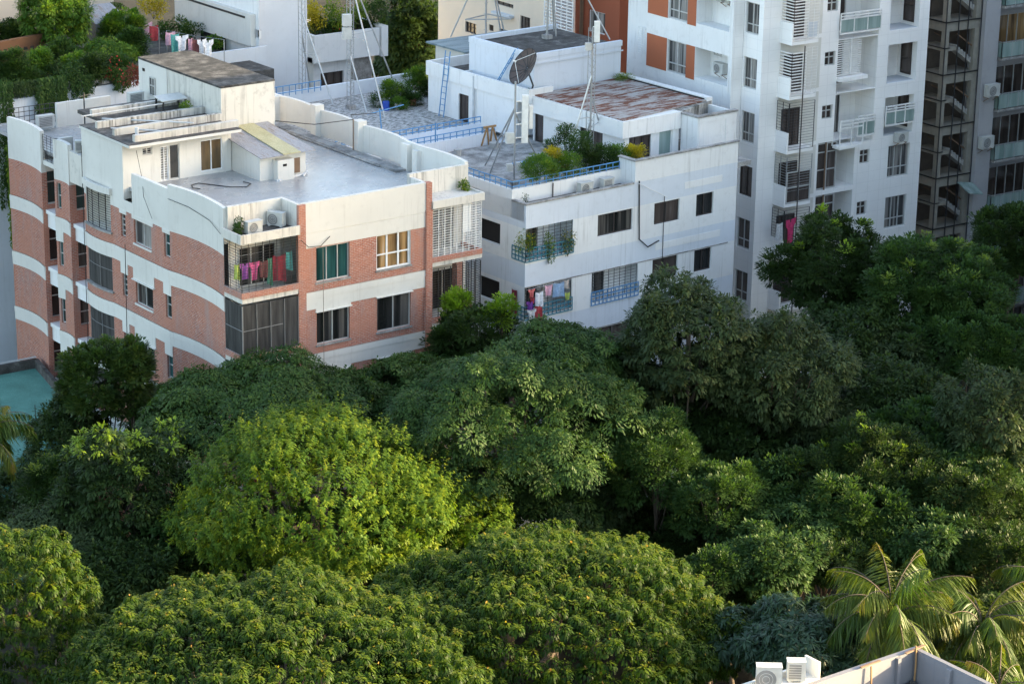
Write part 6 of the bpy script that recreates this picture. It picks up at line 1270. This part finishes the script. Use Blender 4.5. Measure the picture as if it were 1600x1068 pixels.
m.tube(ringp(1.)+ringp(1.)[:1], .025, 5); m.build('rib', 'dark_metal', o); m = MB()
m.tube([c-nrm*.25, MF.w(9.9, 11.5, 20.2), MF.w(9.75, 11.6, 19.55)], .05); m.build('pole', 'dark_metal', o); m = MB()
for i in (0, 8, 16): m.bar(ringp(1.)[i], c+nrm*.62, .02)
m.tube([c+nrm*.55, c+nrm*.72], .05); m.build('feed', 'white_metal', o)

# ladders
def ladder(label, A, B, w=.42, ax=None, top=None):
    A, B = np.array(A), np.array(B); m = MB(); ax = MF.dy if ax is None else ax; L = np.linalg.norm(B-A)
    for s_ in (-1, 1): m.tube([A+ax*w/2*s_, B+ax*w/2*s_], .03, 6)
    n = int(L/.32)
    for i in range(1, n): p = A+(B-A)*i/n; m.bar(p-ax*w/2, p+ax*w/2, .03)
    return solo(m, 'ladder', 'blue_metal', label, 'ladder', A, 'blue ladders')
ladder('tall blue ladder leaning on the stair block beside the hut', MF.w(9.1, 18.6, 17.2), MF.w(9.32, 18.3, 21.0))
ladder('short blue ladder from the dish roof up to the tall block', MF.w(9.7, 14.6, 19.55), MF.w(10.1, 13.2, 21.9), ax=MF.dy*.5+MF.dx*.85)
# trestle, pots and small roof clutter
P0 = zpt(765, 226); m = MB()
for s_ in (-.3, .3):
    m.bar(P0+np.array([s_-.25, 0, 0]), P0+np.array([s_*.6, 0, 1.0]), .07); m.bar(P0+np.array([s_+.25, 0, 0]), P0+np.array([s_*.6, 0, 1.0]), .07)
m.bar(P0+np.array([-.4, 0, 1.0]), P0+np.array([.4, 0, 1.0]), .1); solo(m, 'trestle', 'wood', 'wooden trestle at the end of the blue railed wall', 'trestle', P0)
P0 = zpt(715, 243); m = MB(); m.tube([P0, P0+np.array([0, 0, .35])], .2, 10, r1=.22); solo(m, 'concrete_bucket', 'concrete_pot', 'grey concrete bucket below the blue railed wall', 'bucket', P0)
P0 = zpt(772, 231); m = MB(); m.tube([P0, P0+np.array([0, 0, .3])], .24, 12, r1=.28); solo(m, 'concrete_bucket', 'concrete_pot', 'round concrete pot at the foot of the wooden trestle', 'bucket', P0)
P0 = zpt(603, 172); m = MB(); m.tube([P0, P0+np.array([0, 0, .25]), P0+np.array([0, 0, .5])], .22, 12, r1=.2); solo(m, 'plastic_drum', 'blue_plastic', 'blue plastic drum among the pebble roof plants', 'drum', P0)
P0 = zpt(637, 155); m = MB(); m.box(yawed(P0[0], P0[1], 10), -.45, .45, -.3, .3, P0[2], P0[2]+.4); m.box(yawed(P0[0], P0[1], 10), -.5, .5, -.35, .35, P0[2]+.36, P0[2]+.42); solo(m, 'plant_trough', 'concrete_pot', 'pale concrete trough in front of the pebble roof shrubs', 'trough', P0)
P0 = atz(268, 170, 20.88); f = yawed(P0[0], P0[1], 0); o = thing('metal_table', 'low pale-topped table standing between the roof beams', 'table', P0); m = MB(); m.hexa([f.w(-.75, -.4, P0[2]+.5), f.w(.75, -.4, P0[2]+.5), f.w(.75, .5, P0[2]+.62), f.w(-.75, .5, P0[2]+.62)], [f.w(-.75, -.4, P0[2]+.55), f.w(.75, -.4, P0[2]+.55), f.w(.75, .5, P0[2]+.67), f.w(-.75, .5, P0[2]+.67)]); m.build('table_top', 'ac_white', o)
for a, b_ in ((-.65, -.3), (.65, -.3), (.65, .4), (-.65, .4)): m = MB(); m.bar(f.w(a, b_, P0[2]), f.w(a, b_, P0[2]+.55), .08); m.build('leg', 'dark_metal', o)
P0 = atz(552, 238, 18.6); m = MB(); m.tube([P0, P0+np.array([0, 0, 1.75])], .03, 6); solo(m, 'cable_pole', 'rust_metal', 'thin rusty pole carrying a cable on the wet grey roof', 'pole', P0)
q = P0+np.array([0, 0, 1.72]); e0 = np.array([69.45, 112.2, 20.4]); e1 = np.array([73.5, 111.4, 20.35]); m = MB(); m.tube([e0, (e0+q)/2-np.array([0, 0, .22]), q, e1, e1+np.array([2, .6, -.3])], .022, 5); solo(m, 'overhead_cable', 'cable_black', 'dark cable sagging from the stair room over the thin pole', 'cable', e0)
pts = [atz(x, y, 18.64) for x, y in ((313, 295), (302, 294), (299, 289), (310, 286), (335, 289), (360, 292), (385, 292), (392, 287), (380, 284))]; m = MB(); m.tube(pts, .025, 5); solo(m, 'garden_hose', 'cable_black', 'dark hose lying in a loose curve on the grey roof', 'hose', pts[0])
P0 = atz(432, 283, 18.62); m = MB(); m.tube([P0, P0+np.array([2.0, .4, .03])], .07, 8); m.tube([P0+np.array([1.6, .1, 0]), P0+np.array([2.1, .5, .1])], .05, 6); m.tube([P0+np.array([.1, -.1, .0]), P0+np.array([.4, .3, .12])], .06, 6); solo(m, 'pipe_run', 'pvc', 'grey pipe lying in front of the sheet-roofed shed', 'pipe', P0)
P0 = (60.75, 118.9, 20.1); P0 = atz(132, 178, 20.6); m = MB(); m.tube([P0-np.array([0, 0, 2.0]), P0+np.array([0, 0, 1.1])], .035, 6); m.bar(P0+np.array([-.3, 0, .9]), P0+np.array([.4, 0, 1.0]), .03); solo(m, 'roof_pole', 'dark_metal', 'dark pole rising at the far left of the roof room', 'pole', P0-np.array([0, 0, 2.0]))
P0 = zpt(818, 256); m = MB(); m.box(yawed(P0[0], P0[1], 2), -.6, .6, -.2, .2, P0[2], P0[2]+.12); solo(m, 'plastic_tray', 'blue_metal', 'blue tray on the front roof near the rusty mast', 'tray', P0)
# teal house and the water tank at the left edge
Pt = atz(57, 572, 7.6); yt = Pt[1]; th = thing('teal_house', 'low house with a flat teal roof and dark parapet at the left frame edge', 'house', (Pt[0]-2, yt, 0))
rp = [atz(x, y, 6.6) for x, y in ((-60, 735), (60, 715), (114, 640), (57, 574), (-60, 596))]
m = MB(); m.hexa([(p[0], p[1], 0) for p in rp], [(p[0], p[1], 6.55) for p in rp]); m.build('wall', 'teal_paint', th)
m = MB(); m.hexa([(p[0], p[1], 6.56) for p in rp], [(p[0], p[1], 6.62) for p in rp]); m.build('roof', 'teal_roof', th)
for i, (A, B) in enumerate(((rp[2], rp[3]), (rp[3], rp[4]))):
    m = MB(); m.bar((A[0], A[1], 6.85), (B[0], B[1], 6.85), .22, h=.5); m.build('roof_parapet', 'dark_concrete', th)
m = MB(); m.bar((rp[3][0], rp[3][1], 7.2), (rp[4][0], rp[4][1], 7.2), .06); m.build('roof_pipe', 'pvc', th)
pq = atz(56, 665, 6.62); m = MB(); m.tube([pq, pq+np.array([0, 0, 1.1])], .02, 5); m.build('roof_rod', 'dark_metal', th)
Ps = atz(128, 600, 5.8); sh = thing('dark_roofed_shed', 'low dark shed between the teal house and the brick building', 'shed', (Ps[0], Ps[1], 0)); f = yawed(Ps[0], Ps[1], 0)
m = MB(); m.box(f, -1.2, 2.4, .2, 3.6, 0, 6.3); m.build('wall', 'dark_room', sh); m = MB(); m.box(f, -1.3, 2.5, .1, 3.7, 6.3, 6.45); m.build('roof', 'dark_concrete', sh)
Pk = atz(122, 566, 6.45); o = thing('water_tank', 'ribbed black plastic water tank with white lettering on the dark shed', 'water tank', Pk); m = MB(); R0 = .62; prof_ = [(R0, 0), (R0, .25), (R0*1.03, .28), (R0, .31), (R0, .55), (R0*1.03, .58), (R0, .61), (R0, .8), (R0*.7, .98), (R0*.35, 1.02), (R0*.33, 1.12), (0.02, 1.12)]
for (r0_, h0), (r1_, h1_) in zip(prof_, prof_[1:]):
    for i in range(20):
        a0_, a1_ = 2*math.pi*i/20, 2*math.pi*(i+1)/20; g = lambda r, a, h: (Pk[0]+r*math.cos(a), Pk[1]+r*math.sin(a), Pk[2]+h); m.quad(g(r0_, a0_, h0), g(r0_, a1_, h0), g(r1_, a1_, h1_), g(r1_, a0_, h1_))
m.build('body', 'black_plastic', o, True); m = MB(); va = VIEW+math.pi
for i in range(7): a = va+.25-(i-3)*-.13; g = lambda aa, h: (Pk[0]+(R0+.03)*math.cos(aa), Pk[1]+(R0+.03)*math.sin(aa), Pk[2]+h); m.quad(g(a-.045, .36), g(a+.045, .36), g(a+.045, .50), g(a-.045, .50))
m.build('lettering', 'lettering_white', o)
for lab, (x, y, t) in (('thin leaning iron bar rising from the dark shed roof', (82, 572, (12, -32))), ('short upright rod beside the leaning bar on the shed', (95, 572, (0, -22)))):
    A = atz(x, y, 6.45); B = A+np.array([.45*(t[0] > 0), .2*(t[0] > 0), 1.5 if t[0] else .9]); m = MB(); m.tube([A, B], .03, 5); solo(m, 'iron_bar', 'rust_metal', lab, 'bar', A, 'iron bars on the shed')
# roof corner nearest the viewer
zc = 14.6; Pc = atz(1430, 1016, zc); nf = Fr(Pc[0], Pc[1], 0); nr = thing('near_rooftop', 'grey parapet corner of a nearby flat roof in the lower right', 'building', nf.w(-4, -4))
ua = nf.f(1280, 1066, 0)[0]; m = MB(); m.box(nf, -9, .0, 0, .16, 10, zc); m.box(nf, 0, .16, -12, .16, 10, zc); m.box(nf, -.9, -.75, -.001-.12, 0, 13.2, zc-.02); m.box(nf, -.12, 0, -1.75, -1.55, 13.2, zc-.02); m.build('parapet', 'shade_toned_cement', nr)
m = MB(); m.box(nf, -9, .02, -.02, .19, zc, zc+.05); m.box(nf, .02, .19, -12, .19, zc, zc+.05); m.build('coping', 'shade_toned_cement', nr)
m = MB(); m.box(nf, -9, 0, -12, 0, 0, 13.3); m.build('storeys', 'shade_toned_cement', nr)
m = MB()
for i in range(60):
    a, b_ = -abs(RNG.normal(0, .55)), -abs(RNG.normal(0, .55)); h = max(.04, .4-.35*math.hypot(a, b_)); k = nf.w(a-.1, b_-.1, 13.3+RNG.uniform(0, h)); d = RNG.normal(0, 1, 3)*np.array([1, 1, .4]); m.bar(k, k+d*.22, RNG.uniform(.04, .12))
solo(m, 'rubble_heap', 'dark_concrete', 'heap of broken rubble in the near roof corner', 'rubble', nf.w(-.3, -.3, 13.3))
# ledge with two units
zs = nf.f(1203, 1037, .5)[1]-.88; ul, ur = nf.f(1153, 1056, .5)[0], nf.f(1270, 1056, .5)[0]; zl = zs+.22; m = MB()
m.box(nf, ul, ur, .165, .95, 10, zs); m.box(nf, ul, ul+.1, .165, .95, zs, zl); m.box(nf, ul+.1, ur, .85, .95, zs, zl); m.box(nf, ur-.08, ur, .165, .85, zs, zl+.35); m.build('ledge', 'cream_plaster', nr)
k = nf.f(1201, 1060, .5); ac(nf.w(k[0], .5, zs), -38, 'big cream outdoor unit with dark fan on the near rooftop ledge', W=.82, D=.36, Hh=.86)
k = nf.f(1243, 1060, .5); ac(nf.w(k[0], .5, zs), -38, 'second cream unit turned away on the near rooftop ledge', W=.6, D=.36, Hh=.72, fan=False)
Pb = nf.w(ul-.05, .6, zl); m = MB(); m.bar(Pb-np.array([0, 0, .6]), Pb+np.array([0, 0, .05]), .05); m.bar(Pb+np.array([-.25, 0, .08]), Pb+np.array([.2, .1, .1]), .16, h=.08); solo(m, 'wall_lamp', 'grey_metal', 'small flat lamp at the left end of the near rooftop ledge', 'lamp', Pb-np.array([0, 0, .6]))
for lab, (px, h) in (('bamboo pole standing in the near roof corner', (1430, 1.55)), ('bamboo pole standing at the middle of the near parapet', (1362, 1.35)), ('short bamboo stub near the rooftop units', (1287, 1.2))):
    u_ = nf.f(px, 1030, -.12)[0]; A = nf.w(u_, -.14, 13.3); m = MB(); m.tube([A, A+np.array([.02, 0, h*.6]), A+np.array([0, .02, h])], .033, 7); solo(m, 'bamboo_pole', 'wood', lab, 'pole', A, 'bamboo poles on the near roof')
for lab, (a, b_) in (('loose plank across the top of the near roof corner', ((1415, 1020), (1444, 1007))), ('loose plank lying along the near parapet coping', ((1345, 1042), (1375, 1031)))):
    A, B = atz(*a, zc+.1), atz(*b_, zc+.1); m = MB(); m.bar(A, B, .1, h=.04); solo(m, 'loose_plank', 'rust_metal', lab, 'plank', A, 'planks on the near parapet')
